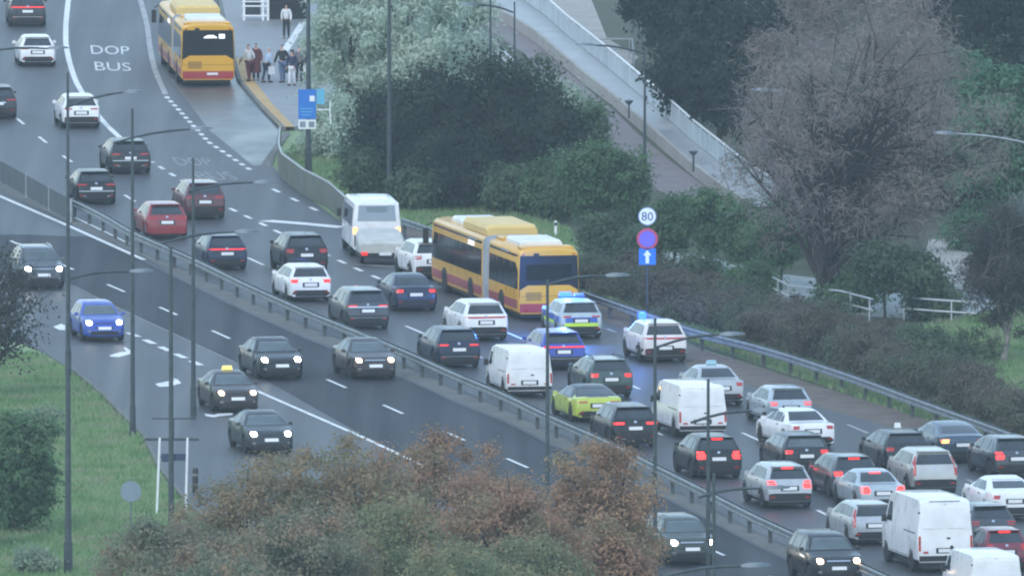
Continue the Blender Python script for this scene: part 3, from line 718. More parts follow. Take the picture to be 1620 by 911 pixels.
    if vanlike:
        # rear doors: centre seam, handle, faint window impressions, hinges
        P('door_seam', [(hz(.22), -.012, .012), (hz(.93), -.012, .012)], 'Y', -1, M_black, n=1, off=.006, depth=.02)
        P('door_handle', [(hz(.46), .05, .17), (hz(.48), .05, .17)], 'Y', -1, M_black, n=2, off=.03)
        for s in (-1, 1):
            P('door_pressing', [(hz(.60), s * hw * .10, s * hw * .78), (hz(.885), s * hw * .10, s * hw * .74)], 'Y', -1, paint(col), n=4, off=.018)
            for zf in (.40, .80): P('hinge', [(hz(zf), s * hw * .90, s * hw * .96), (hz(zf + .025), s * hw * .90, s * hw * .96)], 'Y', -1, M_black, n=1, off=.02)
        P('door_seam', [(hz(.30), yat(.36), yat(.365)), (hz(.92), yat(.36), yat(.365))], 'X', -1, M_black, n=1, off=.005, depth=.02)
        P('door_seam', [(hz(.30), yat(.63), yat(.635)), (hz(.92), yat(.63), yat(.635))], 'X', -1, M_black, n=1, off=.005, depth=.02)
        P('slide_rail', [(hz(.52), yat(.08), yat(.36)), (hz(.535), yat(.08), yat(.36))], 'X', -1, M_black, n=4, off=.008, depth=.02)
    else:
        for s in (-1, 1):
            for q in (.475,):
                P('door_seam', [(hz(.22), yat(q), yat(q + .004)), (hz(.66), yat(q), yat(q + .004))], 'X', s, M_black, n=1, off=.004, depth=.02)
    if ex: ex(t, bvh, L, W, H, P, hz, hw, yat)
    return t

# ---- extras
M_amberplastic = mat('yellow_sign_plastic', (.72, .62, .12), .4, emit=(1, .85, .25), es=.35)
M_signwhite = mat('white_sign_plastic', (.75, .78, .78), .4)
M_blueplastic = mat('pale_blue_sign_plastic', (.30, .52, .60), .4)
def taxi_sign(m):
    def f(t, bvh, L, W, H, P, hz, hw, yat):
        mb = MB(); mb.box((0, yat(.46), H + .085), (.42, .13, .15), 0, .8); mb.build('roof_sign', m, t)
        mb = MB(); mb.box((0, yat(.46), H + .005), (.30, .10, .03)); mb.build('sign_base', M_black, t)
    return f
M_pblue = mat('police_blue', (.02, .09, .42), .4, coat=.4)
M_pgreen = mat('reflective_yellow_green', (.55, .80, .08), .4)
M_psilver = mat('police_silver', (.42, .45, .48), .35, .3, .4)
def police(t, bvh, L, W, H, P, hz, hw, yat):
    P('blue_stripe', [(hz(.435), -hw * .93, hw * .93), (hz(.575), -hw * .93, hw * .93)], 'Y', -1, M_pblue, n=8, off=.012)
    P('green_stripe', [(hz(.335), -hw * .93, hw * .93), (hz(.425), -hw * .93, hw * .93)], 'Y', -1, M_pgreen, n=8, off=.024)
    for s in (-1, 1):
        P('blue_stripe', [(hz(.46), yat(.06), yat(.94)), (hz(.60), yat(.06), yat(.92))], 'X', s, M_pblue, n=16, off=.012)
        P('green_stripe', [(hz(.37), yat(.27), yat(.72)), (hz(.455), yat(.27), yat(.72))], 'X', s, M_pgreen, n=10, off=.013)
    beacon(t, -.28, yat(.46), H, 1.0)
def beacon(t, x, y, H, wd):
    mb = MB(); mb.box((0, y, H + .03), (wd + .12, .26, .05)); mb.build('light_bar', M_black, t)
    mb = MB(); mb.box((x, y, H + .125), (wd * .5, .30, .16), 0, .85); mb.build('blue_beacon', M_blue_light, t)
    mb = MB(); mb.box((-x, y, H + .10), (wd * .42, .24, .11), 0, .85); mb.build('blue_beacon', mat('unlit_beacon', (.10, .16, .40), .2), t)
    l = bpy.data.lights.new('beacon_glow', 'POINT'); l.color = (.08, .25, 1); l.energy = 650; l.specular_factor = 0; l.shadow_soft_size = .15
    o = link(bpy.data.objects.new('beacon_glow', l), t); o.location = (x, y, H + .75)
def unmarked(t, bvh, L, W, H, P, hz, hw, yat):
    mb = MB(); mb.lathe([(.15, 0), (.17, .07), (.15, .22), (.07, .27)], 14, 'Z', (-hw * .52, yat(.50), H - .005)); mb.build('blue_beacon', M_blue_light, t, 40)
    l = bpy.data.lights.new('beacon_glow', 'POINT'); l.color = (.08, .25, 1); l.energy = 45; l.specular_factor = 0; l.shadow_soft_size = .12
    o = link(bpy.data.objects.new('beacon_glow', l), t); o.location = (-hw * .52, yat(.50), H + .75)
    for s in (-1, 1): P('wheel_arch_trim', [(hz(.20), yat(.02), yat(.09)), (hz(.36), yat(.02), yat(.07))], 'X', s, M_black, n=3, off=.012)
def white_on_roof(t, bvh, L, W, H, P, hz, hw, yat):
    mb = MB(); mb.box((.1, yat(.46), H + .10), (.24, .14, .18), 0, .8); mb.build('roof_sign', M_signwhite, t)
def bar_rear(m, z0, z1, x=.55, nm='trim'):
    def f(t, bvh, L, W, H, P, hz, hw, yat): P(nm, [(hz(z0), -hw * x, hw * x), (hz(z1), -hw * x, hw * x)], 'Y', -1, m, n=6, off=.03)
    return f
def fog_rear(t, bvh, L, W, H, P, hz, hw, yat):
    for s in (-1, 1): P('exhaust_trim', [(hz(.24), s * hw * .5, s * hw * .66), (hz(.275), s * hw * .5, s * hw * .66)], 'Y', -1, M_chrome, n=2, off=.04)
    P('chrome_strip', [(hz(.40), -hw * .85, hw * .85), (hz(.415), -hw * .85, hw * .85)], 'Y', -1, M_chrome, n=8, off=.03)

# ---- outbound, seen from behind
car(44, 43, 4, 'suv', 'dark', 'dark grey crossover with chrome bumper strip in the top left corner', 4.5, 1.86, 1.60, tail='strip', lit='run', chrome=True)
car(60, 106, 5, 'hatch', 'white', 'white hatchback second from the top in the left lane', 4.3, 1.80, 1.45, tail='slim')
car(-3, 189, 6, 'suv', 'dark', 'dark car cut off by the left edge above the median fence', 4.4, 1.82, 1.5, tail='slim', ex=bar_rear(M_chrome, .5, .53, .4, 'chrome_bar'))
car(129, 204, 7, 'suv', 'white', 'white hatchback beside the curved white lane line', 4.3, 1.80, 1.52, tail='slim', ex=None)
car(207, 276, 8, 'suv', 'dark', 'dark grey crossover with pale horizontal trim lines below the white hatchback', 4.5, 1.90, 1.50, tail='slim', ex=fog_rear)
car(153, 324, 8, 'hatch', 'black', 'black hatchback with white plate nearest the median fence end', 4.2, 1.80, 1.46, tail='slim', ex=fog_rear)
car(265, 379, 9, 'hatch', 'red', 'bright red hatchback next to the median guardrail', 4.3, 1.86, 1.52, tail='slim', dark_bumper=False)
car(325, 348, 9, 'suv', 'darkred', 'dark red crossover just ahead of the bright red hatchback', 4.4, 1.84, 1.62, tail='slim')
car(360, 428, 10, 'hatch', 'navy', 'dark navy hatchback with a thin red light line', 4.3, 1.78, 1.46, tail='strip', lit='run')
car(486, 433, 10, 'suv', 'black', 'boxy black off-roader ahead of the white estate car', 4.4, 1.90, 1.62, tail='block')
car(492, 478, 11, 'estate', 'white', 'white estate car with red tail lights beside the median guardrail', 4.5, 1.84, 1.48, tail='block', lit='run')
car(688, 443, 12, 'suv', 'white', 'white crossover half hidden by the front of the articulated bus', 4.4, 1.84, 1.60, tail='block')
car(659, 493, 11, 'sedan', 'navy', 'dark saloon with red tail lights left of the articulated bus', 4.6, 1.84, 1.44, tail='block', lit='run')
car(583, 522, 11, 'suv', 'grey', 'dark grey crossover with silver bumper guard by the guardrail', 4.5, 1.86, 1.62, tail='slim', lit='run', chrome=True, ex=bar_rear(M_chrome, .555, .585, .85, 'chrome_bar'))
car(770, 540, 12, 'suv', 'white', 'white coupe crossover with a full-width red light bar behind the bus', 4.6, 1.90, 1.58, tail='strip', lit=None)
car(727, 583, 12, 'suv', 'navy', 'dark blue crossover with silver bumper strip in front of the guardrail', 4.4, 1.82, 1.56, tail='slim', lit='run', chrome=True)
car(920, 536, 10, 'estate', 'paleblue', 'police car with blue and yellow green stripes and flashing roof lights', 4.6, 1.84, 1.50, tail='slim', cat='police car', ex=police, name='police_car')
car(893, 586, 12, 'suv', 'midblue', 'blue crossover with a full-width red light strip under the lamp arm', 4.4, 1.84, 1.52, tail='strip', lit='run', chrome=True)
car(838, 629, 12, 'van', 'white', 'small white panel van beside the median guardrail', 4.4, 1.84, 1.88, tail='van', cat='van', name='panel_van')
car(968, 630, 12, 'estate', 'green', 'dark greenish estate car between the blue crossover and the lime coupe', 4.6, 1.80, 1.52, tail='block', lit='run', rails=True)
car(948, 668, 13, 'coupe', 'lime', 'lime yellow coupe with black roof', 4.5, 1.94, 1.32, tail='slim', roofcol='black', dark_bumper=True)
car(1006, 709, 12, 'suv', 'black', 'black crossover with lit tail lights behind the lime coupe', 4.4, 1.84, 1.58, tail='slim', lit='brake')
car(1053, 574, 11, 'suv', 'pearl', 'white crossover with a blue flashing light on its roof', 4.5, 1.88, 1.60, tail='strip', ex=unmarked, roofcol=None, plate='low')
car(1144, 643, 12, 'sedan', 'silver', 'silver saloon with pale blue roof sign ahead of the white van', 4.6, 1.82, 1.46, tail='block', ex=taxi_sign(M_blueplastic))
car(1112, 693, 13, 'van', 'white', 'white panel van in the middle lane behind the silver saloon', 4.9, 1.90, 2.02, tail='van', cat='van', name='panel_van')
car(1252, 674, 13, 'hatch', 'paleblue', 'pale silver hatchback ahead of the white saloon', 4.2, 1.80, 1.46, tail='block', lit='run')
car(1287, 711, 17, 'sedan', 'white', 'white saloon with dark rear window in the third lane', 4.7, 1.86, 1.42, tail='block')
car(1138, 758, 12, 'suv', 'black', 'black crossover braking with bright red lights beside the guardrail', 4.3, 1.84, 1.58, tail='big', lit='brake', third=True)
car(1277, 752, 12, 'estate', 'dark', 'dark estate car with greenish rear window between silver cars', 4.6, 1.84, 1.50, tail='block', lit='run', glass=M_glass_light)
car(1250, 805, 12, 'suv', 'silver', 'silver estate-like crossover with lit red lights nearest the guardrail', 4.4, 1.82, 1.58, tail='big', lit='brake', third=True)
car(1355, 788, 13, 'suv', 'grey', 'grey crossover with a red light and high brake light beside the silver estate-like crossover', 4.3, 1.80, 1.54, tail='block', lit='brake', third=True)
car(1398, 810, 13, 'sedan', 'paleblue', 'pale silver saloon braking ahead of the grey old estate', 4.6, 1.80, 1.43, tail='big', lit='brake', third=True)
car(1437, 747, 13, 'estate', 'dark', 'dark car with a white roof sign ahead of the beige crossover', 4.5, 1.82, 1.48, tail='block', ex=white_on_roof)
car(1480, 784, 12, 'suv', 'beige', 'beige silver crossover beside the white high-roof van', 4.5, 1.82, 1.66, tail='vertical', dark_bumper=True, plate=False)
car(1524, 733, 14, 'coupe', 'bluegrey', 'blue grey fastback with one amber light near the outer guardrail', 4.7, 1.88, 1.44, tail='block', lit='amber', chrome=True)
car(1610, 756, 14, 'hatch', 'grey', 'dark hatchback with a bright red light cut off by the right edge', 4.3, 1.82, 1.48, tail='big', lit='brake')
car(1606, 824, 13, 'coupe', 'white', 'white fastback at the right edge above the red car', 4.7, 1.90, 1.50, tail='block')
car(1385, 863, 12, 'estate', 'silver', 'old silver estate car with tall tail lights against the guardrail', 4.7, 1.78, 1.50, tail='vertical', lit=None)
car(1573, 866, 13, 'hatch', 'grey', 'grey hatchback hidden between the high-roof van and the red car', 4.2, 1.78, 1.5, tail='block')
car(1496, 906, 13, 'van', 'white', 'tall white high-roof delivery van beside the old silver estate', 5.8, 2.02, 2.62, tail='van', cat='van', name='delivery_van',
    ex=lambda t, bvh, L, W, H, P, hz, hw, yat: (P('roof_vent', [(hz(.955), -hw * .55, hw * .55), (hz(.965), -hw * .55, hw * .55)], 'Y', -1, M_rim, n=4, off=.03), P('badge', [(hz(.30), .18, .28), (hz(.345), .16, .28), (hz(.37), .18, .26)], 'Y', -1, M_black, n=2, off=.03)))
car(1594, 905, 13, 'hatch', 'wine', 'small wine red car with a high brake light behind the white fastback', 3.7, 1.66, 1.50, tail='round', third=True)
car(1577, 962, 13, 'van', 'white', 'white van with only its roof showing in the bottom right corner', 4.5, 1.86, 1.86, tail='van', cat='van', name='panel_van')

# ---- inbound, seen from the front
car(70, 458, 9, 'suv', 'grey', 'dark crossover with silver roof bars coming from under the left tree', 4.5, 1.84, 1.62, True, rails='c', chrome=True)
car(166, 541, 10, 'hatch', 'blue', 'bright blue hatchback with headlights on', 4.0, 1.74, 1.48, True)
car(377, 653, 11, 'sedan', 'brown', 'dark taxi with yellow roof sign and warm headlights', 4.5, 1.76, 1.46, True, ex=taxi_sign(M_amberplastic), head=M_head_warm)
car(430, 719, 11, 'sedan', 'dark', 'dark saloon with headlights on just above the autumn trees', 4.6, 1.84, 1.48, True)
car(447, 601, 12, 'sedan', 'black', 'black saloon with wide grille following in the middle inbound lane', 4.7, 1.86, 1.50, True)
car(595, 601, 12, 'sedan', 'brown', 'dark brown saloon with warm headlights beside the median guardrail', 4.6, 1.82, 1.48, True, chrome=True, head=M_head_warm)
car(1096, 894, 12, 'suv', 'darkgreen', 'dark green car with headlights on beside the orange tree', 4.4, 1.82, 1.56, True, chrome=True)
car(1328, 926, 12, 'suv', 'black', 'black people carrier with headlights on at the bottom edge', 4.6, 1.86, 1.66, True, chrome=True, head=M_head_warm)

# ---- minibus with a covered trailer
def minibus():
    L, W, H = 6.4, 2.10, 2.38
    b = G(596, 408); rz = R(5); fw = Vector((-math.sin(rz), math.cos(rz), 0)); c = b + fw * L / 2
    t = thing('minibus', 'white minibus towing a covered trailer left of the articulated bus', 'minibus', (c.x, c.y, 0), rz, 'vehicles queuing away from the camera')
    st = [(-3.2, .97, .95), (-3.17, .985, .99), (-3.05, 1, 1), (1.4, 1, 1), (1.9, .99, .985), (2.15, .985, .90), (2.6, .97, .62), (3.0, .93, .52), (3.2, .82, .42)]
    rings = []
    for y, ws, hs in st:
        h = H * hs; hw = W / 2 * ws
        pts = [(.90 * hw, .34), (hw, .46), (hw, min(1.1, h - .2)), (hw * .97, min(1.5, h - .12)), (hw * .90, h - .09), (hw * .80, h - .02), (0, h)]
        rings.append([(x, y, z) for x, z in pts] + [(-x, y, z) for x, z in pts[-2::-1]])
    mb = MB(); mb.loft(rings); body = mb.build('body', paint('white'), t, 30)
    bvh = BVHTree.FromPolygons([v.co.copy() for v in body.data.vertices], [tuple(p.vertices) for p in body.data.polygons]); hw = W / 2
    P = lambda nm, rows, ax, s, m, **k: panel(nm, bvh, rows, ax, s, m, t, **k)
    M_pw = mat('pale_tinted_glass', (.30, .36, .42), .12, spec=.7)
    P('rear_window', [(1.55, -hw * .78, hw * .78), (2.22, -hw * .72, hw * .72)], 'Y', -1, M_pw, n=6)
    for z in (1.95, 2.03, 2.11): P('window_slat', [(z, -hw * .42, hw * .42), (z + .03, -hw * .42, hw * .42)], 'Y', -1, M_lamp, n=4, off=.02)
    for s in (-1, 1):
        P('tail_light', [(1.02, s * hw * .78, s * hw * .95), (1.28, s * hw * .78, s * hw * .95)], 'Y', -1, M_amber, n=3, off=.02)
        for y0, y1 in ((-2.9, -1.6), (-1.5, -.2), (-.1, 1.1), (1.2, 1.9)): P('side_window', [(1.32, y0, y1), (2.08, y0, y1 - (.25 if y1 > 1.5 else 0))], 'X', s, M_glass, n=3)
        for y in (-1.75, 2.0): wheel(t, s * (hw - .14), y, .36, .24)
        mb = MB(); mb.box((s * (hw + .12), 2.1, 1.55), (.16, .12, .34)); mb.build('wing_mirror', M_black, t)
    P('brake_light', [(1.17, -.16, .16), (1.24, -.16, .16)], 'Y', -1, M_brake, n=2, off=.02)
    P('rear_bumper', [(.5, -hw * .9, hw * .9), (.95, -hw * .9, hw * .9)], 'Y', -1, M_black, n=6, off=.03)
    P('windscreen', [(1.45, -hw * .8, hw * .8), (2.1, -hw * .75, hw * .75)], 'Y', 1, M_glass, n=6)
    mb = MB(); mb.box((0, -1.2, H + .05), (1.2, 1.6, .12), 0, .92); mb.build('roof_unit', M_white, t)
    # trailer
    b2 = G(606, 420); Lt = 2.6; c2 = b2 + fw * Lt / 2
    q = thing('trailer', 'low trailer under a pale grey cover behind the white minibus', 'trailer', (c2.x, c2.y, 0), rz, None)
    M_cov = mat('pale_trailer_cover', (.46, .46, .43), .6, noise=.15, nscale=2)
    rings = []
    for y, hs, ws in ((-1.3, .84, .97), (-1.22, .90, 1), (.6, 1.22, 1), (1.15, 1.28, .98), (1.3, 1.2, .94)):
        rings.append([(.98 * ws, y, .52), (.98 * ws, y, .92 * hs), (.86 * ws, y, 1.05 * hs), (0, y, 1.10 * hs), (-.86 * ws, y, 1.05 * hs), (-.98 * ws, y, .92 * hs), (-.98 * ws, y, .52)])
    mb = MB(); mb.loft(rings); mb.build('cover', M_cov, q, 30)
    mb = MB(); mb.box((0, 0, .44), (1.88, 2.5, .2)); mb.build('frame', M_black, q)
    mb = MB(); mb.tube([(0, 1.2, .45), (0, 1.95, .45)], .05, 6); mb.build('drawbar', M_black, q)
    for s in (-1, 1):
        mb = MB(); mb.box((s * .78, -1.31, .50), (.26, .06, .14)); mb.build('tail_light', M_tail_run, q)
        wheel(q, s * .80, -.1, .29, .18)
    mb = MB(); mb.box((.1, -1.31, .48), (.52, .04, .12)); mb.build('number_plate', M_plate, q)
minibus()

# ---- articulated buses
M_byel = mat('bus_yellow', (.66, .34, .018), .38, coat=.4, noise=.08, nscale=.8)
M_bpale = mat('bus_roof_yellow', (.68, .48, .17), .5, noise=.08, nscale=.8)
M_bred = mat('bus_red', (.36, .03, .035), .4, coat=.4, noise=.12, nscale=.8)
M_bwhite = mat('bus_roof_white', (.72, .72, .70), .5, noise=.12, nscale=1.2)
M_bglass = mat('bus_glass', (.010, .012, .015), .10, spec=.5)
M_bellow = mat('bellows_grey', (.27, .30, .33), .8, noise=.2, nscale=2)
M_blackgloss = mat('bus_black_panel', (.008, .009, .011), .4, noise=.2, spec=.3)
def bus(px, py, yaw, label, route):
    b = G(px, py); rz = R(yaw); fw = Vector((-math.sin(rz), math.cos(rz), 0))
    t = thing('articulated_bus', label, 'bus', (b.x, b.y, 0), rz, 'yellow and red articulated buses')
    cs = [(1.16, .30), (1.25, .40), (1.27, .6), (1.275, 1.2), (1.255, 2.55), (1.22, 2.78), (1.10, 2.90), (.7, 2.95), (0, 2.97)]
    def section(st, nm):
        rings = []
        for y, wsc, hsc in st:
            r = [(x * wsc, y, .30 + (z - .30) * hsc) for x, z in cs]; rings.append(r + [(-x, yy, z) for x, yy, z in r[-2::-1]])
        mb = MB(); mb.loft(rings); return mb.build(nm, M_byel, t, 28)
    rear = section([(0, .965, .965), (.03, .985, .985), (.12, 1, 1), (5.9, 1, 1), (5.94, .98, .98)], 'rear_body')
    frnt = section([(7.26, .98, .98), (7.30, 1, 1), (17.5, 1, 1), (17.85, .975, .97), (18.0, .93, .92)], 'front_body')
    V, F = [], []
    for o in (rear, frnt):
        n = len(V); V += [v.co.copy() for v in o.data.vertices]; F += [tuple(i + n for i in p.vertices) for p in o.data.polygons]
    bvh = BVHTree.FromPolygons(V, F); P = lambda nm, rows, ax, s, m, far=30.0, **k: panel(nm, bvh, rows, ax, s, m, t, far=far, **k)
    rings = []
    for i in range(19):
        y = 5.9 + i / 18 * 1.4; kk = .99 if i % 2 else .945
        r = [(x * kk, y, .35 + (z - .3) * kk) for x, z in cs]; rings.append(r + [(-x, yy, z) for x, yy, z in r[-2::-1]])
    mb = MB(); mb.loft(rings); mb.build('bellows', M_bellow, t)
    bays = [(.08, 1.45), (1.50, 2.85), (2.90, 4.25), (4.30, 5.80), (7.4, 8.7), (8.75, 10.2), (10.25, 11.7), (11.75, 13.2), (13.25, 14.7), (14.75, 16.2), (16.25, 17.7)]
    for s in (-1, 1):
        for y0, y1 in bays: P('side_window', [(1.30, y0, y1), (1.9, y0, y1), (2.70, y0, y1)], 'X', s, M_bglass, n=3, off=.012)
        for y0, y1 in ((.06, 5.88), (7.32, 17.6)): P('skirt', [(.36, y0, y1), (.55, y0, y1), (.86, y0, y1)], 'X', s, M_bred, n=14, off=.010)
        for y0, y1 in ((2.0, 3.6), (8.4, 10.2)): P('vent', [(2.66, y0, y1), (2.74, y0, y1)], 'X', s, M_rim, n=3, off=.014)
        for y in (3.3, 9.6, 15.0):
            P('wheel_arch', [(.34, y - .62, y + .62), (.62, y - .6, y + .6), (.9, y - .45, y + .45), (1.05, y - .18, y + .18)], 'X', s, M_black, n=6, off=.018)
            wheel(t, s * 1.14, y, .48, .30)
        mb = MB(); mb.box((s * 1.46, 18.0, 2.15), (.22, .16, .62)); mb.tube([(s * 1.2, 17.9, 2.7), (s * 1.45, 18.0, 2.55)], .03, 6); mb.build('wing_mirror', M_black, t)
        P('tail_light', [(.98, s * 1.13, s * 1.21), (1.12, s * 1.13, s * 1.21)], 'Y', -1, M_tail, n=2, off=.02)
    for y0, y1 in ((.25, 5.8), (7.4, 17.6)):
        mb = MB(); mb.box((0, (y0 + y1) / 2, .27), (2.1, y1 - y0, .24)); mb.build('underbody_shade', M_black, t)  # black boxes added so the gap below the bus reads as dark shade
    # rear face: glass, engine cover with cut corners, red bumper
    P('rear_window', [(.95, -1.225, 1.225), (1.5, -1.225, 1.225), (2.0, -1.21, 1.21), (2.66, -1.18, 1.18)], 'Y', -1, M_blackgloss, n=10, off=.010)
    P('window_pane', [(1.66, -.95, .95), (2.30, -.93, .93)], 'Y', -1, M_bglass, n=6, off=.020)
    P('engine_cover', [(.72, -1.20, 1.20), (1.26, -1.20, 1.20), (1.46, -.86, .86)], 'Y', -1, M_byel, n=10, off=.030)
    P('rear_bumper', [(.36, -1.19, 1.19), (.50, -1.20, 1.20), (.72, -1.20, 1.20)], 'Y', -1, M_bred, n=10, off=.030)
    P('number_plate', [(.54, -.05, .47), (.65, -.05, .47)], 'Y', -1, M_plate, n=2, off=.045)
    P('camera_housing', [(2.66, -.62, -.40), (2.76, -.62, -.40)], 'Y', -1, M_black, n=1, off=.03)
    M_disp = mat('display_white', (.8, .82, .85), .4, emit=(.85, .9, 1), es=.5)
    if route:
        P('route_display', [(2.26, .52, .80), (2.47, .52, .80)], 'Y', -1, M_disp, n=2, off=.028)
        P('sticker', [(2.28, -.22, .44), (2.34, -.16, .40), (2.42, .0, .26)], 'Y', -1, M_disp, n=4, off=.028)
        text_mesh(route, 'route_number', lambda u, k, z: (.56 + .2 * u, -.02, 2.295 + .14 * k), M_blackgloss, t)
    for k in range(5): P('grille_slat', [(.86 + k * .07, -.95, -.30), (.885 + k * .07, -.95, -.30)], 'Y', -1, M_black, n=3, off=.042, depth=.02)
    P('panel_joint', [(1.02, -1.14, 1.14), (1.032, -1.14, 1.14)], 'Y', -1, M_black, n=8, off=.036, depth=.02)
    for s in (-1, 1):
        P('side_lamp', [(2.68, s * 1.0, s * 1.08), (2.74, s * 1.0, s * 1.08)], 'Y', -1, M_tail, n=1, off=.02)
        P('reflector', [(.42, s * .86, s * 1.02), (.47, s * .86, s * 1.02)], 'Y', -1, M_tail, n=2, off=.04)
        for y in (.75, 1.5, 2.35, 4.4, 8.2, 10.6, 12.2, 13.6): P('panel_joint', [(.38, y, y + .015), (1.24, y, y + .015)], 'X', s, M_black, n=1, off=.014, depth=.02)
        P('destination_board', [(2.40, 9.0, 10.1), (2.58, 9.0, 10.1)], 'X', s, M_disp, n=2, off=.02)
    # roof units
    def pod(y0, y1, wd, h, m, nm, zb=2.93, tp=.9):
        mb = MB(); yc = (y0 + y1) / 2
        rings = [[(wd / 2, y, zb), (wd / 2, y, zb + h * .6 * q), (wd / 2 * tp, y, zb + h * q), (-wd / 2 * tp, y, zb + h * q), (-wd / 2, y, zb + h * .6 * q), (-wd / 2, y, zb)] for y, q in ((y0, .75), (y0 + .12, 1), (y1 - .12, 1), (y1, .75))]
        mb.loft(rings); mb.build(nm, m, t)
    pod(.25, .95, 2.2, .10, M_byel, 'roof_cowl')
    pod(1.5, 4.4, 1.75, .24, M_bwhite, 'air_conditioner')
    pod(4.75, 5.95, 1.9, .14, M_byel, 'roof_cowl')
    pod(7.3, 12.2, 2.1, .42, M_bpale, 'roof_pod')
    pod(13.0, 15.6, 1.7, .22, M_bwhite, 'air_conditioner')
    P('windscreen', [(1.2, -1.08, 1.08), (2.5, -1.05, 1.05)], 'Y', 1, M_bglass, n=6)
bus(868, 508, 11.6, 'yellow and red articulated bus in the traffic queue beside the police car', None)
bus(329, 137, 4.5, 'yellow and red articulated bus standing at the platform with people', '21')

# ------------------------------------------------------------------ street lamps
def lamp(px, ybase, ytop, arm, head, label, r=.085, m=None, group='tall street lamps', lamphead=True):
    """arm = pixel where the arm leaves, head = pixel of its end, both at the pole's own distance"""
    b = G(px, ybase); s = ppm(ybase); h = (ybase - ytop) / s * 1.003
    t = thing('street_lamp', label, 'street lamp', (b.x, b.y, -.02), 0, group); m = m or M_pole
    mb = MB(); mb.tube([(0, 0, 0), (0, 0, h * .5), (0, 0, h)], [r * 1.15, r * .85, r * .55], 8); mb.build('pole', m, t, 40)
    mb = MB(); mb.tube([(0, 0, 0), (0, 0, 1.1)], [r * 1.45, r * 1.35], 8); mb.build('base', m, t, 40)
    if arm:
        ax, az = (arm[0] - px) / s, (ybase - arm[1]) / s; ex_, ez = (head[0] - px) / s, (ybase - head[1]) / s
        az = min(az, h + .3)
        pts = [(ax + (ex_ - ax) * q, 0, az + (ez - az) * q + .10 * math.sin(math.pi * q)) for q in (0, .25, .5, .75, 1)]
        if abs(ax) > .12 or az > h: pts = [(0, 0, min(az - .05, h - .05))] + pts if abs(ax) < .3 else pts
        mb = MB(); mb.tube(pts, [.05] * (len(pts) - 1) + [.035], 6); mb.build('arm', m, t, 60)
        if lamphead:
            d = 1 if ex_ > ax else -1
            mb = MB(); rings = []
            for q, wd, hh in ((0, .08, .05), (.25, .16, .09), (.6, .17, .08), (.85, .05, .03)):
                x = ex_ + d * q; z = ez + .03 * q
                rings.append([(x, -wd, z - hh * .3), (x, wd, z - hh * .3), (x, wd * .7, z + hh), (x, -wd * .7, z + hh)])
            mb.loft(rings); mb.build('lamp_head', M_lamp, t, 30)
    return t
lamp(108, 596, 113, (104, 168), (196, 143), 'street lamp on the left lawn with its arm over the white hatchback')
lamp(210, 687, 170, (180, 223), (302, 201), 'street lamp in front of the dark grey crossover, base by the left kerb')
lamp(306, 657, 248, (299, 300), (402, 286), 'street lamp rising in front of the dark red crossover')
lamp(271, 932, 388, (258, 380), (372, 363), 'street lamp behind the white sign posts at the lower left', .10)
lamp(108, 905, 425, (112, 437), (206, 426), 'street lamp standing in the grass by the dark bush', .11)
lamp(866, 1000, 440, (867, 446), (958, 432), 'street lamp whose arm ends in front of the bus rear', .085)
lamp(1036, 1090, 500, (1044, 543), (1138, 525), 'street lamp passing in front of the white crossover with blue light', .085)
lamp(1120, 1190, 596, (1092, 664), (1190, 645), 'street lamp crossing the white panel van in the middle lane', .085)
lamp(1129, 1373, 745, (1104, 781), (1205, 767), 'street lamp in front of the braking black crossover', .085)
lamp(1046, 1568, 903, (1050, 906), (1172, 889), 'street lamp with only its arm showing at the bottom edge', .085)
lamp(-25, 553, 68, (-25, 80), (76, 74), 'street lamp outside the left edge with its arm over the white hatchback at the top')
lamp(488, 272, -157, None, None, 'street lamp pole carrying the blue bus stop panel', .11)
lamp(616, 330, -108, None, None, 'street lamp pole rising between the pale willows', .10)
lamp(776, 290, -132, None, None, 'thin street lamp pole left of the ramp end', .06)
lamp(814, 300, 2, (812, 18), (755, 6), 'street lamp with a left arm in front of the ramp top', .065)
lamp(1020, 284, 80, (1020, 84), (940, 70), 'park lamp with its arm over the ramp deck', .07, M_pole, 'park lamps')
lamp(1322, 470, 152, (1322, 156), (1222, 141), 'pale park lamp inside the bare brown tree', .05, M_pole_pale, 'park lamps')
lamp(1640, 560, 222, (1640, 228), (1510, 209), 'pale park lamp reaching in from the right edge', .06, M_pole_pale, 'park lamps')
for x, y0, y1, lb in ((995, 188, 160, 'short flat-topped lamp on the ramp wall, upper one'), (1097, 272, 240, 'short flat-topped lamp on the ramp wall, lower one')):
    b = G(x, y0, ZD); h = (y0 - y1) / ppm(y0)
    t = thing('path_lamp', lb, 'lamp', (b.x, b.y, ZD), 0, 'short ramp lamps')
    mb = MB(); mb.tube([(0, 0, 0), (0, 0, h)], .04, 8); mb.build('pole', M_pole, t)
    mb = MB(); mb.lathe([(.06, h - .18), (.20, h - .02), (.20, h + .03), (.05, h + .06)], 12); mb.build('lamp_head', M_lamp, t, 40)

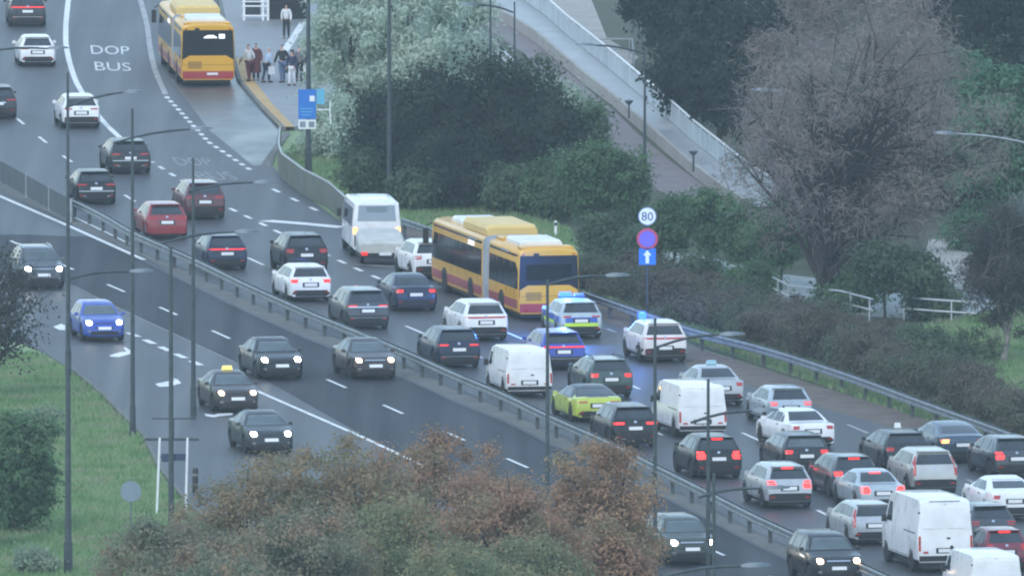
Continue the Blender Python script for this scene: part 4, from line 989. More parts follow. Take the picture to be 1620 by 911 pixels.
# ------------------------------------------------------------------ signs
M_sblue = mat('sign_blue', (.015, .16, .55), .4)
M_sviolet = mat('sign_faded_blue', (.16, .11, .45), .45)
M_sred = mat('sign_red', (.45, .05, .09), .45)
M_swhite = mat('sign_white', (.72, .74, .74), .4)
M_sblack = mat('sign_black', (.02, .02, .025), .5)
M_sgrey = mat('sign_back_grey', (.22, .27, .33), .5, .4, noise=.1)
def disc(r, y0, y1, z, n=28, x=0.0): mb = MB(); mb.lathe([(r, y0), (r, y1)], n, 'Y', (x, 0, z)); return mb
yb = 512; b = G(1024, yb); s = ppm(yb)
t = thing('road_sign', 'pole with a round 80 sign above a red ringed sign and a blue arrow sign', 'road sign', (b.x, b.y, 0))
mb = MB(); mb.tube([(0, 0, 0), (0, 0, (yb - 328) / s)], .04, 8); mb.build('pole', M_pole, t)
z1, z2, z3 = (yb - 341) / s, (yb - 377) / s, (yb - 405) / s
disc(.37, -.10, -.06, z1).build('speed_sign_rim', M_sgrey, t)
o = disc(.335, -.115, -.06, z1).build('speed_sign', M_swhite, t)
text_mesh('80', 'speed_number', lambda u, k, z: (-.23 + .46 * u, -.125, z1 - .17 + .34 * k), M_sblack, t)
disc(.43, -.10, -.06, z2).build('no_stopping_rim', M_sred, t)
disc(.33, -.115, -.06, z2).build('no_stopping_face', M_sviolet, t)
mb = MB(); mb.box((0, -.08, z3), (.68, .04, .66)); mb.build('arrow_sign', M_sblue, t)
mb = MB(); mb.add([(-.07, -.107, z3 - .27), (.07, -.107, z3 - .27), (.07, -.107, z3 + .05), (.17, -.107, z3 + .05), (0, -.107, z3 + .27), (-.17, -.107, z3 + .05), (-.07, -.107, z3 + .05)], [(0, 1, 2, 6), (5, 3, 4)])
mb.build('arrow', M_swhite, t)
# bus stop panel on the lamp pole
b = G(488, 272); s = ppm(272)
t = thing('bus_stop_sign', 'blue bus stop panel with white lower plate on the lamp pole', 'bus stop sign', (b.x, b.y - .16, (272 - 172) / s))
zz = lambda y: (172 - y) / s
mb = MB(); mb.box(((486 - 488) / s, -.03, zz(164)), (28 / s, .10, 47 / s)); mb.build('blue_panel', M_sblue, t)
mb = MB(); mb.box(((486 - 488) / s, -.03, zz(196)), (28 / s, .10, 15 / s)); mb.build('white_plate', M_swhite, t)
M_lblue = mat('sign_pale_blue', (.12, .42, .62), .35)
mb = MB(); mb.box(((507 - 488) / s, .02, zz(152)), (13 / s, .06, 24 / s)); mb.build('side_panel', M_lblue, t)
mb = MB(); mb.box(((494 - 488) / s, -.09, zz(155)), (8 / s, .02, 9 / s)); mb.build('pictogram', M_signwhite, t)
for zq, wq in ((171, 20), (176, 20), (181, 14)):
    mb = MB(); mb.box(((485 - 488) / s, -.085, zz(zq)), (wq / s, .012, 1.4 / s)); mb.build('printed_line', M_lblue, t)
for xq in (479, 493):
    mb = MB(); mb.box(((xq - 488) / s, -.085, zz(196)), (9 / s, .012, 9 / s)); mb.build('timetable', M_sgrey, t)
mb = MB(); mb.tube([((500 - 488) / s, 0, zz(173)), ((523 - 488) / s, 0, zz(173))], .03, 6)
mb.tube([((523 - 488) / s, 0, zz(158)), ((522 - 488) / s, 0, zz(175)), ((524 - 488) / s, 0, zz(196))], .035, 6); mb.build('bracket', M_white, t)
# sign frame seen from behind, lower left
b = G(252, 812); s = ppm(812); X = lambda px: (px - 252) / s
t = thing('sign_frame', 'sign frame on two white posts seen from behind at the lower left', 'sign frame', (b.x, b.y, -.03))
mb = MB(); mb.tube([(X(248), 0, 0), (X(253), 0, (812 - 690) / s)], .045, 8); mb.build('post', M_white, t)
mb = MB(); mb.tube([(X(294), 0, 0), (X(297), 0, (812 - 690) / s)], .045, 8); mb.build('post', M_white, t)
mb = MB(); mb.box((X(272), .08, (812 - 693) / s), (86 / s, .05, .10)); mb.build('crossbar', M_pole, t)
mb = MB(); mb.box((X(266), .09, (812 - 722) / s), (20 / s, .12, 13 / s)); mb.box((X(284), .09, (812 - 721) / s), (20 / s, .12, 11 / s)); mb.box((X(275), .14, (812 - 721) / s), (46 / s, .03, .07)); mb.build('junction_box', mat('dark_blue_box', (.03, .04, .09), .5), t)
mb = MB(); mb.box((X(275), .10, (812 - 660) / s), (70 / s, .03, .05)); mb.box((X(275), .10, (812 - 676) / s), (.05, .03, 34 / s)); mb.build('crossbar', M_pole, t)
b = G(207, 850); s = ppm(850)
t = thing('round_sign', 'round grey sign back on a thin post in the left lawn', 'road sign', (b.x, b.y, -.03))
mb = MB(); mb.tube([(0, .04, 0), (0, .04, 95 / s)], .035, 8); mb.build('post', mat('post_green_grey', (.12, .17, .15), .6), t)
disc(.37, -.02, .02, 75 / s).build('sign_back', M_sgrey, t)
b = G(309, 778); t = thing('bollard', 'dark bollard beside the sign frame', 'bollard', (b.x, b.y, -.03))
mb = MB(); mb.lathe([(.11, 0), (.11, .85), (.08, .92)], 10); mb.build('post', M_black, t, 40)
mb = MB(); mb.lathe([(.114, .62), (.114, .72)], 10); mb.build('band', M_rim, t)
for x, y0, y1, lb in ((684, 322, 297, 'white marker post on the grass left of the dark bushes'), (879, 374, 348, 'white marker post behind the articulated bus roof')):
    b = G(x, y0); h = (y0 - y1) / ppm(y0)
    t = thing('marker_post', lb, 'marker post', (b.x, b.y, -.03), 0, 'white marker posts')
    mb = MB(); mb.box((0, 0, h / 2), (.12, .08, h), 0, .9); mb.build('post', M_white, t)
    mb = MB(); mb.box((0, -.045, h * .8), (.10, .01, .12)); mb.build('reflector', M_sblack, t)

# ------------------------------------------------------------------ bus shelter
b = G(383, 33, .13); s = ppm(33); X = lambda px: (px - 383) / s
t = thing('bus_shelter', 'white framed bus shelter with dark panel at the top of the platform', 'bus shelter', (b.x, b.y, .13))
for px in (386, 416, 424, 488):
    for yy in (0, 1.3):
        mb = MB(); mb.box((X(px), yy, 1.2), (.10, .10, 2.4)); mb.build('post', M_white, t)
for z in (.25, .72, .95): mb = MB(); mb.box((X(403), -.06, z), (1.25, .05, .07)); mb.build('crossbar', M_white, t)
mb = MB(); mb.box((X(400), .02, 1.05), (.75, .03, 1.6)); mb.build('glass_pane', M_glass, t)
mb = MB(); mb.box((X(456), .05, .62), (1.85, .06, 1.1)); mb.build('dark_panel', M_blackgloss, t)
mb = MB(); mb.box((X(456), 1.3, 1.3), (1.9, .04, 2.0)); mb.build('glass_pane', M_glass, t)
mb = MB(); mb.box((X(436), .6, 2.46), (3.6, 1.7, .12)); mb.build('roof', M_white, t)
mb = MB(); mb.box((X(430), .5, .45), (2.6, .4, .06)); mb.build('bench', M_rim, t)

# ------------------------------------------------------------------ people
M_skin = mat('skin', (.50, .30, .22), .6)
def skinned(name, joints, edges, m, parent, root, sub=1):
    me = bpy.data.meshes.new(name); names = list(joints)
    me.from_pydata([joints[k][0] for k in names], [(names.index(a), names.index(b)) for a, b in edges], [])
    o = link(bpy.data.objects.new(name, me), parent)
    md = o.modifiers.new('skin', 'SKIN'); md.use_smooth_shade = True
    for i, k in enumerate(names):
        r = joints[k][1]; d = me.skin_vertices[0].data[i]; d.radius = r if hasattr(r, '__len__') else (r, r); d.use_root = (k == root)
    if sub: sb = o.modifiers.new('sub', 'SUBSURF'); sb.levels = sub; sb.render_levels = sub
    me.materials.append(m)
    dg = bpy.context.evaluated_depsgraph_get(); dg.update()
    me2 = bpy.data.meshes.new_from_object(o.evaluated_get(dg)); o.modifiers.clear(); o.data = me2; me2.name = name
    if not me2.materials: me2.materials.append(m)
    return o
def person(px, py, face, label, top, legs, hair, stride=0.0, lean=0.0, h=1.72, coat=False, bag=None, cap=None, arm=0.15, longhair=False):
    b = G(px, py, .13); k = h / 1.75
    t = thing('person', label, 'person', (b.x, b.y, .13), R(face), 'people at the bus stop'); t.scale = (k, k, k)
    ly = lean
    J = {'pelvis': ((0, 0, .95), (.13, .10)), 'belly': ((0, ly * .3, 1.10), (.125, .09)), 'chest': ((0, ly * .7, 1.30), (.15, .10)), 'neckb': ((0, ly, 1.45), (.08, .07)), 'neck': ((0, ly + .01, 1.52), .05), 'head': ((0, ly + .03, 1.63), (.078, .09)), 'crown': ((0, ly + .02, 1.71), (.06, .075)), 'nose': ((0, ly + .125, 1.62), .012)}
    E = [('pelvis', 'belly'), ('belly', 'chest'), ('chest', 'neckb'), ('neckb', 'neck'), ('neck', 'head'), ('head', 'crown'), ('head', 'nose')]
    for s, n in ((-1, 'l'), (1, 'r')):
        st = stride * s
        J.update({n + 'hip': ((s * .09, 0, .90), .085), n + 'knee': ((s * .10, st * .45 + .02, .50), .055), n + 'ank': ((s * .10, st * .9 - .02, .09), .038), n + 'toe': ((s * .11, st * .9 + .15, .035), .032),
                  n + 'sho': ((s * .19, ly * .95, 1.41), .055), n + 'elb': ((s * (.23 + arm * .2), ly - st * .3 - .02, 1.13), .042), n + 'wri': ((s * .23, ly - st * .5 + arm, .92), .028), n + 'palm': ((s * .23, ly - st * .55 + arm + .03, .85), (.032, .018))})
        E += [('pelvis', n + 'hip'), (n + 'hip', n + 'knee'), (n + 'knee', n + 'ank'), (n + 'ank', n + 'toe'), ('neckb', n + 'sho'), (n + 'sho', n + 'elb'), (n + 'elb', n + 'wri'), (n + 'wri', n + 'palm')]
        wx, wy = s * .23, ly - st * .55 + arm + .03
        for q in range(4):
            J[n + 'f%d' % q] = ((wx, wy + .028 - q * .017, .80), .008); J[n + 'g%d' % q] = ((wx - s * .012, wy + .030 - q * .017, .765 + (.008 if q in (0, 3) else 0)), .007)
            E += [(n + 'palm', n + 'f%d' % q), (n + 'f%d' % q, n + 'g%d' % q)]
        J[n + 'th'] = ((wx - s * .01, wy + .055, .825), .009); E.append((n + 'palm', n + 'th'))
    skinned('body', J, E, M_skin, t, 'pelvis', 1)
    up = {q: J[q] for q in ('pelvis', 'belly', 'chest', 'neckb', 'lsho', 'rsho', 'lelb', 'relb', 'lwri', 'rwri')}
    grow = lambda r, f: tuple(x + f for x in r) if hasattr(r, '__len__') else r + f
    upj = {q: (p, grow(r, .03)) for q, (p, r) in up.items()}
    skinned('jacket', upj, [('pelvis', 'belly'), ('belly', 'chest'), ('chest', 'neckb'), ('neckb', 'lsho'), ('neckb', 'rsho'), ('lsho', 'lelb'), ('rsho', 'relb'), ('lelb', 'lwri'), ('relb', 'rwri')], top, t, 'chest', 1)
    lj = {q: (J[q][0], grow(J[q][1], .025)) for q in ('pelvis', 'lhip', 'rhip', 'lknee', 'rknee', 'lank', 'rank')}
    skinned('trousers', lj, [('pelvis', 'lhip'), ('pelvis', 'rhip'), ('lhip', 'lknee'), ('rhip', 'rknee'), ('lknee', 'lank'), ('rknee', 'rank')], legs, t, 'pelvis', 1)
    if coat:
        mb = MB(); mb.lathe([(.26, .38), (.24, .7), (.20, 1.0), (.17, 1.2)], 14); mb.build('coat_skirt', top, t, 60)
    hj = {'a': ((0, ly + .005, 1.66), (.088, .10)), 'b': ((0, ly - .01, 1.735), (.07, .085))}
    ed = [('a', 'b')]
    if longhair: hj['c'] = ((0, ly - .07, 1.5), (.085, .05)); ed.append(('a', 'c'))
    hj['a'] = ((0, ly - .02, 1.68), hj['a'][1])
    skinned('hair', hj, ed, cap or hair, t, 'a', 1)
    for s, n in ((-1, 'l'), (1, 'r')):
        mb = MB(); a = J[n + 'ank'][0]; mb.box((a[0], a[1] + .07, .045), (.095, .27, .09), 0, .8); mb.build('shoe', M_sblack, t)
    if bag: 
        mb = MB(); mb.box((.30, .05 + arm * .6, .62), (.14, .34, .38), 0, .85); mb.tube([(.27, .0 + arm, .8), (.25, .03 + arm, .9), (.27, .12 + arm, .8)], .012, 5); mb.build('bag', bag, t)
    return t
F = lambda n, c: mat('cloth_' + n, c, .85, noise=.15, nscale=8)
c_white, c_black, c_mar, c_lb, c_jean, c_navy, c_grey, c_pale = F('white', (.62, .62, .62)), F('black', (.016, .016, .02)), F('maroon', (.11, .022, .028)), F('pale_blue', (.36, .46, .60)), F('denim', (.07, .11, .20)), F('navy', (.02, .026, .06)), F('grey', (.16, .16, .18)), F('pale_trousers', (.58, .60, .64))
h_dark, h_brown, h_grey = F('dark_hair', (.018, .014, .012)), F('brown_hair', (.06, .035, .022)), F('grey_hair', (.25, .24, .23))
person(394, 129, 30, 'person in a white top and dark trousers nearest the bus', c_white, c_mar, h_brown, .20, .07, 1.76, arm=.28)
person(405, 128, 180, 'person in a long maroon coat beside the standing bus', c_mar, c_black, h_dark, 0, 0, 1.78, True)
person(421, 131, -60, 'person in a pale blue jacket and white cap leaning forward with a bag', c_lb, c_navy, h_grey, .15, .14, 1.66, False, c_pale, c_white)
person(447, 131, 20, 'person in a dark jacket and blue jeans in the waiting group', c_black, c_jean, h_dark, .10, .05, 1.80, arm=.32, bag=c_black)
person(462, 136, 160, 'person in a dark jacket and white trousers in the waiting group', c_navy, c_pale, h_brown, .12, -.03, 1.66, arm=.24, longhair=True)
person(473, 129, -20, 'person in a grey top with a white bag in the waiting group', c_grey, c_black, h_dark, .03, 0, 1.68, False, c_white)
person(483, 128, 90, 'person all in black closest to the lamp pole', c_black, c_black, h_dark, .04, 0, 1.70, True)
person(453, 61, 175, 'long haired person in a white top walking alone near the shelter', c_white, c_black, h_dark, .20, 0, 1.68, False, None, None, .05, True)

# ------------------------------------------------------------------ vegetation
rng = np.random.default_rng(11)
def leaf_mesh(name, cl, per, spread, leaf, m, asp=.6, up=.5):
    """cl: (n,3) clump centres, spread (n,) radii; one small quad per leaf spray"""
    per = int(per * 1.45); leaf = leaf * .76
    n = len(cl) * per
    c = np.repeat(cl, per, 0) + rng.normal(size=(n, 3)) * np.repeat(spread, per)[:, None] * np.array([.62, .62, .48])
    o1 = c - np.repeat(cl, per, 0); o1 /= np.linalg.norm(o1, axis=1)[:, None] + 1e-6
    o2 = c - cl.mean(0); o2 /= np.linalg.norm(o2, axis=1)[:, None] + 1e-6
    nrm = rng.normal(size=(n, 3)) * .5 + o1 * .75 + o2 * .35; nrm[:, 2] += up
    nrm /= np.linalg.norm(nrm, axis=1)[:, None]
    r = rng.normal(size=(n, 3)); u = np.cross(nrm, r); u /= np.linalg.norm(u, axis=1)[:, None] + 1e-9
    v = np.cross(nrm, u); sz = leaf * rng.uniform(.55, 1.35, n)[:, None]
    V = np.empty((n, 4, 3)); V[:, 0] = c - u * sz * .5; V[:, 1] = c + v * sz * .5 * asp; V[:, 2] = c + u * sz * .5; V[:, 3] = c - v * sz * .5 * asp
    V[:, 0, 2] -= sz[:, 0] * .12; V[:, 2, 2] -= sz[:, 0] * .12
    me = bpy.data.meshes.new(name)
    me.vertices.add(n * 4); me.vertices.foreach_set('co', V.reshape(-1).astype(np.float32))
    me.loops.add(n * 4); me.loops.foreach_set('vertex_index', np.arange(n * 4, dtype=np.int32))
    me.polygons.add(n); me.polygons.foreach_set('loop_start', np.arange(0, n * 4, 4, dtype=np.int32))
    try: me.polygons.foreach_set('loop_total', np.full(n, 4, dtype=np.int32))
    except Exception: pass
    me.update(calc_edges=True); me.validate(); me.materials.append(m)
    return me
def crown_clumps(n, rx, ry, rz, cz, flat=0.0):
    """clumps spread through the outer part of a lumpy crown"""
    lob = rng.normal(size=(11, 3)); lob /= np.linalg.norm(lob, axis=1)[:, None]; amp = rng.uniform(.7, 1.25, 11)
    d = rng.normal(size=(n, 3)); d /= np.linalg.norm(d, axis=1)[:, None]
    k = (d @ lob.T); f = .58 + .35 * (amp[k.argmax(1)] - .9) + .42 * np.clip(k.max(1), 0, 1) ** 2
    r = rng.uniform(.15, 1, n) ** .42 * f
    p = d * r[:, None] * np.array([rx, ry, rz]); p[:, 2] += cz
    return p
def tree(px, py, h, crw, m, label, name='tree', cat='tree', low=.25, n=90, per=70, leaf=.30, spread=.55, bark=None, group=None, lean=(0, 0), dep=None, limbs=9, trunk_r=None, twig=False, asp=.6):
    b = G(px, py); t = thing(name, label, cat, (b.x, b.y, -.08), rng.uniform(0, 6.28) if not any(lean) else 0, group)
    rz = h * (1 - low) / 2 * .95; cz = h * low + h * (1 - low) / 2
    cl = crown_clumps(n, crw, dep or crw, rz, cz); cl[:, 0] += lean[0]; cl[:, 1] += lean[1]
    cl = cl[cl[:, 2] > .15]
    tr = trunk_r or max(.05, h * .018); mb = MB(); bark = bark or M_bark
    top = Vector((lean[0], lean[1], cz + rz * .35))
    mid = Vector((lean[0] * .3 + rng.normal() * .1, lean[1] * .3, h * low * .8 + .2))
    mb.tube([(0, 0, 0), (lean[0] * .08, lean[1] * .08, .3 * mid.z), mid, (mid + top) / 2 + Vector((rng.normal() * .15, 0, 0)), top], [tr * 1.35, tr, tr * .85, tr * .55, tr * .18], 8)
    idx = rng.choice(len(cl), min(limbs, len(cl)), replace=False)
    for i in idx:
        e = Vector(cl[i]); q = float(rng.uniform(.0, .75)); s0 = mid.lerp(top, q); r0 = tr * (.62 - .4 * q)
        md = s0.lerp(e, .5) + Vector((rng.normal() * .12, rng.normal() * .12, .12 * h * .2))
        mb.tube([s0, md, e], [r0, r0 * .6, r0 * .18], 5, False)
        if twig:
            for _ in range(4):
                e2 = md.lerp(e, float(rng.uniform(.1, .9))) ; e3 = e2 + Vector(rng.normal(size=3)) * h * (.045 if name == 'autumn_tree' else .10) + Vector((0, 0, (.01 if name == 'autumn_tree' else .05) * h))
                mb.tube([e2, e3], [r0 * .28, .008], 4, False)
    mb.build('trunk', bark, t, 60)
    me = leaf_mesh('crown', cl, per, rng.uniform(.6, 1.25, len(cl)) * spread, leaf, m, asp)
    link(bpy.data.objects.new('crown', me), t)
    return t

L_willow = leaf_mat('willow_leaf', [(.44, .53, .43), (.51, .60, .50), (.57, .65, .55)])
L_darkbush = leaf_mat('dark_shrub_leaf', [(.022, .034, .026), (.034, .048, .036), (.058, .072, .05)])
L_mid = leaf_mat('mid_green_leaf', [(.07, .14, .065), (.105, .19, .09), (.15, .24, .125)])
L_park = leaf_mat('park_leaf', [(.075, .12, .07), (.11, .16, .095), (.15, .19, .115)])
L_conifer = leaf_mat('dark_park_leaf', [(.024, .038, .032), (.034, .052, .044), (.05, .07, .058)])
L_brown = leaf_mat('fading_brown_leaf', [(.20, .175, .165), (.265, .225, .205), (.32, .265, .24), (.21, .215, .18)])
L_green = leaf_mat('green_leaf', [(.075, .17, .095), (.105, .22, .125), (.15, .28, .165)])
L_hedge = leaf_mat('brown_hedge_leaf', [(.11, .10, .08), (.145, .13, .105), (.175, .155, .125), (.13, .15, .095)])
L_hedgeg = leaf_mat('greenish_hedge_leaf', [(.09, .11, .075), (.12, .145, .095), (.15, .17, .115), (.13, .12, .09)])
L_orange = leaf_mat('autumn_orange_leaf', [(.30, .20, .13), (.41, .26, .165), (.48, .315, .20), (.32, .275, .175)])
L_russet = leaf_mat('autumn_russet_leaf', [(.28, .19, .13), (.38, .235, .16), (.44, .275, .18), (.27, .24, .15)])
L_olive = leaf_mat('autumn_olive_leaf', [(.18, .21, .12), (.24, .27, .15), (.31, .30, .17), (.36, .26, .155)])
L_greyg = leaf_mat('grey_green_leaf', [(.175, .205, .14), (.235, .25, .17), (.31, .28, .195), (.37, .26, .175)])
L_olivebrown = leaf_mat('autumn_olive_brown_leaf', [(.22, .20, .125), (.30, .245, .155), (.38, .27, .165), (.245, .245, .145)])
L_bare = leaf_mat('dry_dark_leaf', [(.05, .055, .05), (.075, .075, .065), (.10, .095, .085)])
L_pale = leaf_mat('pale_shrub_leaf', [(.20, .27, .19), (.27, .34, .24), (.34, .40, .29)])

# pale willows behind the platform
tree(555, 226, 8.8, 2.6, L_willow, 'pale grey green willow beside the bus stop lamp pole', 'willow_tree', low=.05, n=110, per=110, leaf=.34, asp=.35, group='pale willows')
tree(645, 232, 9.2, 3.0, L_willow, 'tall pale willow in the middle of the willow group', 'willow_tree', low=.05, n=120, per=110, leaf=.34, asp=.35, group='pale willows')
tree(725, 205, 8.2, 2.3, L_willow, 'pale willow closest to the ramp top', 'willow_tree', low=.05, n=90, per=110, leaf=.34, asp=.35, group='pale willows')
tree(520, 250, 3.2, 1.3, L_willow, 'low pale willow bush behind the blue bus stop panel', 'willow_bush', 'bush', low=.0, n=50, per=90, leaf=.3, asp=.35, group='pale willows')
tree(830, 235, 3.6, 1.6, L_willow, 'pale bush by the white railing left of the mauve path', 'willow_bush', 'bush', low=.0, n=50, per=90, leaf=.3, asp=.35, group='pale willows')
tree(880, 215, 3.0, 1.2, L_willow, 'small pale bush against the mauve cycle path', 'willow_bush', 'bush', low=.0, n=40, per=80, leaf=.3, asp=.35, group='pale willows')
# dark bushes
for x, y, h, r, lb in ((618, 305, 5.0, 1.7, 'dark bush at the left end of the dark thicket'), (690, 318, 6.0, 2.0, 'tall dark bush second from the left in the thicket'), (765, 322, 6.4, 2.1, 'tallest dark bush in the middle of the thicket'),
                       (835, 325, 5.8, 1.9, 'dark bush right of the middle of the thicket'), (890, 335, 4.6, 1.5, 'dark bush at the right end of the thicket'), (725, 330, 3.4, 2.0, 'low dark bush at the foot of the thicket')):
    tree(x, y, h * 1.06, r * 1.1, L_darkbush, lb, 'dark_bush', 'bush', low=.0, n=95, per=80, leaf=.28, spread=.68, group='dark bushes behind the barrier')
for x, y, h, r, m, lb in ((575, 318, 2.6, 1.1, L_park, 'grey green bush at the left foot of the dark thicket'), (660, 334, 2.0, 1.1, L_park, 'low grey green bush in front of the dark thicket'), (805, 338, 2.3, 1.1, L_park, 'grey green bush in front of the right half of the thicket'), (870, 345, 3.0, 1.1, L_mid, 'light green bush at the right foot of the dark thicket'), (925, 318, 4.8, 1.2, L_mid, 'light green tree behind the right end of the thicket'), (845, 300, 6.6, 1.5, L_park, 'grey green tree rising behind the thicket')):
    tree(x, y, h, r, m, lb, 'bush', 'bush', low=.0, n=60, per=80, leaf=.25, spread=.5, group='lighter bushes around the thicket')
# mid green small trees and shrubs to the right of the thicket
for x, y, h, r, lb, nm in ((930, 372, 4.6, 1.2, 'green young tree right of the dark thicket', 'young_tree'), (985, 372, 4.2, 1.2, 'green young tree left of the 80 sign', 'young_tree'),
                       (905, 352, 3.4, 1.0, 'yellowish green shrub between thicket and young trees', 'shrub'), (1065, 425, 3.5, 1.2, 'green small tree right of the 80 sign', 'young_tree'), (1125, 432, 3.7, 1.3, 'green small tree above the pale path', 'young_tree'),
                       (1180, 445, 3.4, 1.2, 'green small tree at the foot of the ramp', 'young_tree'), (1235, 458, 3.6, 1.2, 'green small tree left of the leaning trunk', 'young_tree'), (960, 408, 2.0, 1.1, 'low bush behind the bus roof', 'shrub'), (1010, 425, 1.6, 1.0, 'low bush below the blue arrow sign', 'shrub')):
    tree(x, y, h, r, L_mid if nm == 'young_tree' else L_park, lb, nm, 'tree' if nm == 'young_tree' else 'shrub', low=.22 if nm == 'young_tree' and x > 1040 else .04, n=60, per=90, leaf=.24, spread=.42, group='young green trees by the ramp')
# big brown tree with leaning trunk
tree(1275, 494, 13.2, 6.0, L_brown, 'big half bare brown tree with a thick leaning trunk', 'brown_tree', low=.06, n=230, per=62, leaf=.62, asp=.085, spread=.85, lean=(2.0, .5), trunk_r=.27, limbs=90, twig=True, bark=M_bark)
tree(1258, 345, 9.0, 2.4, L_brown, 'thin brown tree left of the big brown tree', 'brown_tree', low=.1, n=110, per=62, leaf=.60, asp=.09, spread=.7, limbs=24, twig=True, bark=M_bark_pale)
tree(1430, 350, 11.0, 3.2, L_brown, 'brown tree behind the sandy patch', 'brown_tree', low=.06, n=140, per=62, leaf=.60, asp=.10, spread=.75, limbs=26, twig=True, bark=M_bark_pale)
tree(1330, 250, 11.5, 4.0, L_brown, 'far brown tree at the top behind the big one', 'brown_tree', low=.05, n=160, per=70, leaf=.62, asp=.10, spread=.8, limbs=22, twig=True, bark=M_bark_pale)
tree(1400, 505, 3.3, 1.3, L_park, 'small bushy tree standing on thin stems beside the railing', 'young_tree', low=.35, n=60, per=90, leaf=.24, spread=.42, limbs=14)
tree(1450, 508, 3.0, 1.0, L_park, 'smaller bushy tree right of the thin stemmed one', 'young_tree', low=.35, n=45, per=90, leaf=.24, spread=.42, limbs=12)
# dark wood at the top right, trees one can tell apart
for x, y, h, r, lb in ((1092, 205, 9.0, 2.2, 'dark evergreen nearest the ramp deck'), (1140, 238, 8.6, 2.1, 'dark evergreen second from the ramp'), (1195, 258, 8.0, 2.0, 'dark evergreen beside the thin brown tree'),
                       (1030, 75, 8.5, 1.9, 'dark evergreen at the top edge by the sandy path'), (1090, 110, 10, 2.8, 'dark evergreen at the top edge behind the two evergreens'), (1190, 120, 10.5, 2.8, 'dark evergreen at the top left of the brown trees'),
                       (1480, 150, 11, 3.2, 'dark evergreen at the top right behind the brown trees'), (1600, 180, 10, 3.0, 'dark evergreen in the top right corner'), (1290, 60, 10, 3.0, 'far dark evergreen at the top edge above the brown tree'), (1400, 40, 10, 3.2, 'far dark evergreen at the top edge right of the middle'), (1520, 330, 5.0, 2.6, 'dark low evergreen above the sandy patch')):
    tree(x, y, h, r, L_conifer, lb, 'evergreen_tree', 'tree', low=.02, n=120, per=90, leaf=.34, spread=.6, group='dark evergreens at the top of the park')
tree(1585, 395, 8.6, 2.4, L_green, 'bright green tree at the right edge', 'green_tree', low=.1, n=120, per=100, leaf=.30)
tree(1520, 280, 6.0, 1.5, L_green, 'smaller bright green tree left of the one at the right edge', 'green_tree', low=.1, n=80, per=90, leaf=.30)
tree(1588, 575, 7.0, 1.9, L_bare, 'narrow dark brown tree with pale stems at the lower right edge', 'brown_tree', low=.16, n=110, per=80, leaf=.45, asp=.12, spread=.5, limbs=20, twig=True, bark=M_bark_pale)
for x, y, h, r, m, lb in ((1105, 458, 1.4, 1.0, L_park, 'low bush on the pale path between the small trees'), (1185, 474, 1.5, 1.0, L_mid, 'low green bush on the pale path at the ramp foot'), (1340, 492, 1.6, 1.2, L_mid, 'low green bush right of the leaning trunk base'), (1475, 505, 1.5, 1.1, L_park, 'low bush in front of the white railings'), (1320, 425, 3.4, 1.5, L_park, 'grey green undergrowth bush right of the leaning trunk'), (1385, 405, 3.8, 1.7, L_park, 'grey green undergrowth bush left of the sandy patch'), (1300, 375, 4.2, 1.8, L_brown, 'brownish undergrowth bush behind the leaning trunk'),
                          (1440, 330, 4.0, 1.9, L_park, 'grey green bush above the sandy patch'), (1370, 330, 5.0, 2.0, L_brown, 'brownish tall bush in the shade of the big brown tree'), (1250, 405, 3.0, 1.3, L_park, 'grey green bush at the end of the ramp'), (1600, 455, 2.6, 1.4, L_park, 'grey green bush right of the sandy patch'), (1540, 395, 2.0, 1.2, L_green, 'small bright bush at the back of the sandy patch')):
    tree(x, y, h, r, m, lb, 'bush', 'bush', low=.0, n=70, per=60, leaf=.26, spread=.5, group='undergrowth bushes of the park')
# hedge shrubs between guardrail and park
k = 0
hx = np.linspace(945, 1690, 20)
places = ['behind the police car', 'left of the 80 sign pole', 'right of the 80 sign pole', 'behind the white crossover with blue light', 'left of the lamp head over the guardrail', 'behind the lamp head over the guardrail', 'right of the lamp head over the guardrail', 'below the pale path', 'in front of the leaning trunk', 'right of the leaning trunk', 'in front of the small bushy tree', 'below the thin stemmed bushes', 'left of the bright lawn', 'at the corner of the bright lawn', 'in front of the bright lawn', 'under the narrow brown tree', 'right of the narrow brown tree', 'at the right edge', 'just outside the right edge', 'far outside the right edge']
for i, x in enumerate(hx):
    y = np.interp(x, [930, 1000, 1100, 1280, 1450, 1620, 1800], [452, 478, 515, 565, 622, 684, 752]) + 4
    h = float(rng.uniform(1.5, 2.1)) * np.interp(x, [940, 1100, 1300, 1500, 1650], [.75, .95, 1.1, 1.0, .9])
    gh = i % 4 == 2 or i in (0, 13)
    tree(x, y - 6, h * (.8 if i % 3 == 1 else 1.1), .95, L_hedgeg if gh else L_hedge, ('greenish' if gh else 'brown') + ' hedge shrub ' + places[i], 'hedge_shrub', 'shrub', low=.0, n=36, per=100, leaf=.30, asp=.22, spread=.42, dep=1.8, limbs=6, group='brown hedge along the outer guardrail')
hx2 = [1000, 1060, 1120, 1180, 1245, 1310, 1375, 1440, 1500]
pl2 = ['below the 80 sign', 'right below the blue arrow sign', 'under the first small tree', 'under the second small tree', 'left of the leaning trunk', 'under the railing right of the leaning trunk', 'under the thin stemmed bush', 'beside the lower railing', 'at the top of the bright lawn']
for i, x in enumerate(hx2):
    y = np.interp(x, [930, 1000, 1100, 1280, 1450, 1620], [430, 448, 478, 520, 560, 610])
    tree(x, y, float(rng.uniform(1.1, 1.7)), .95, L_park if i in (3, 5, 7, 8) else L_hedge, ('green' if i in (3, 5, 7, 8) else 'brown') + ' back row shrub ' + pl2[i], 'hedge_shrub', 'shrub', low=.0, n=34, per=90, leaf=.20, spread=.34, dep=2.2, limbs=6, group='back row of the hedge')
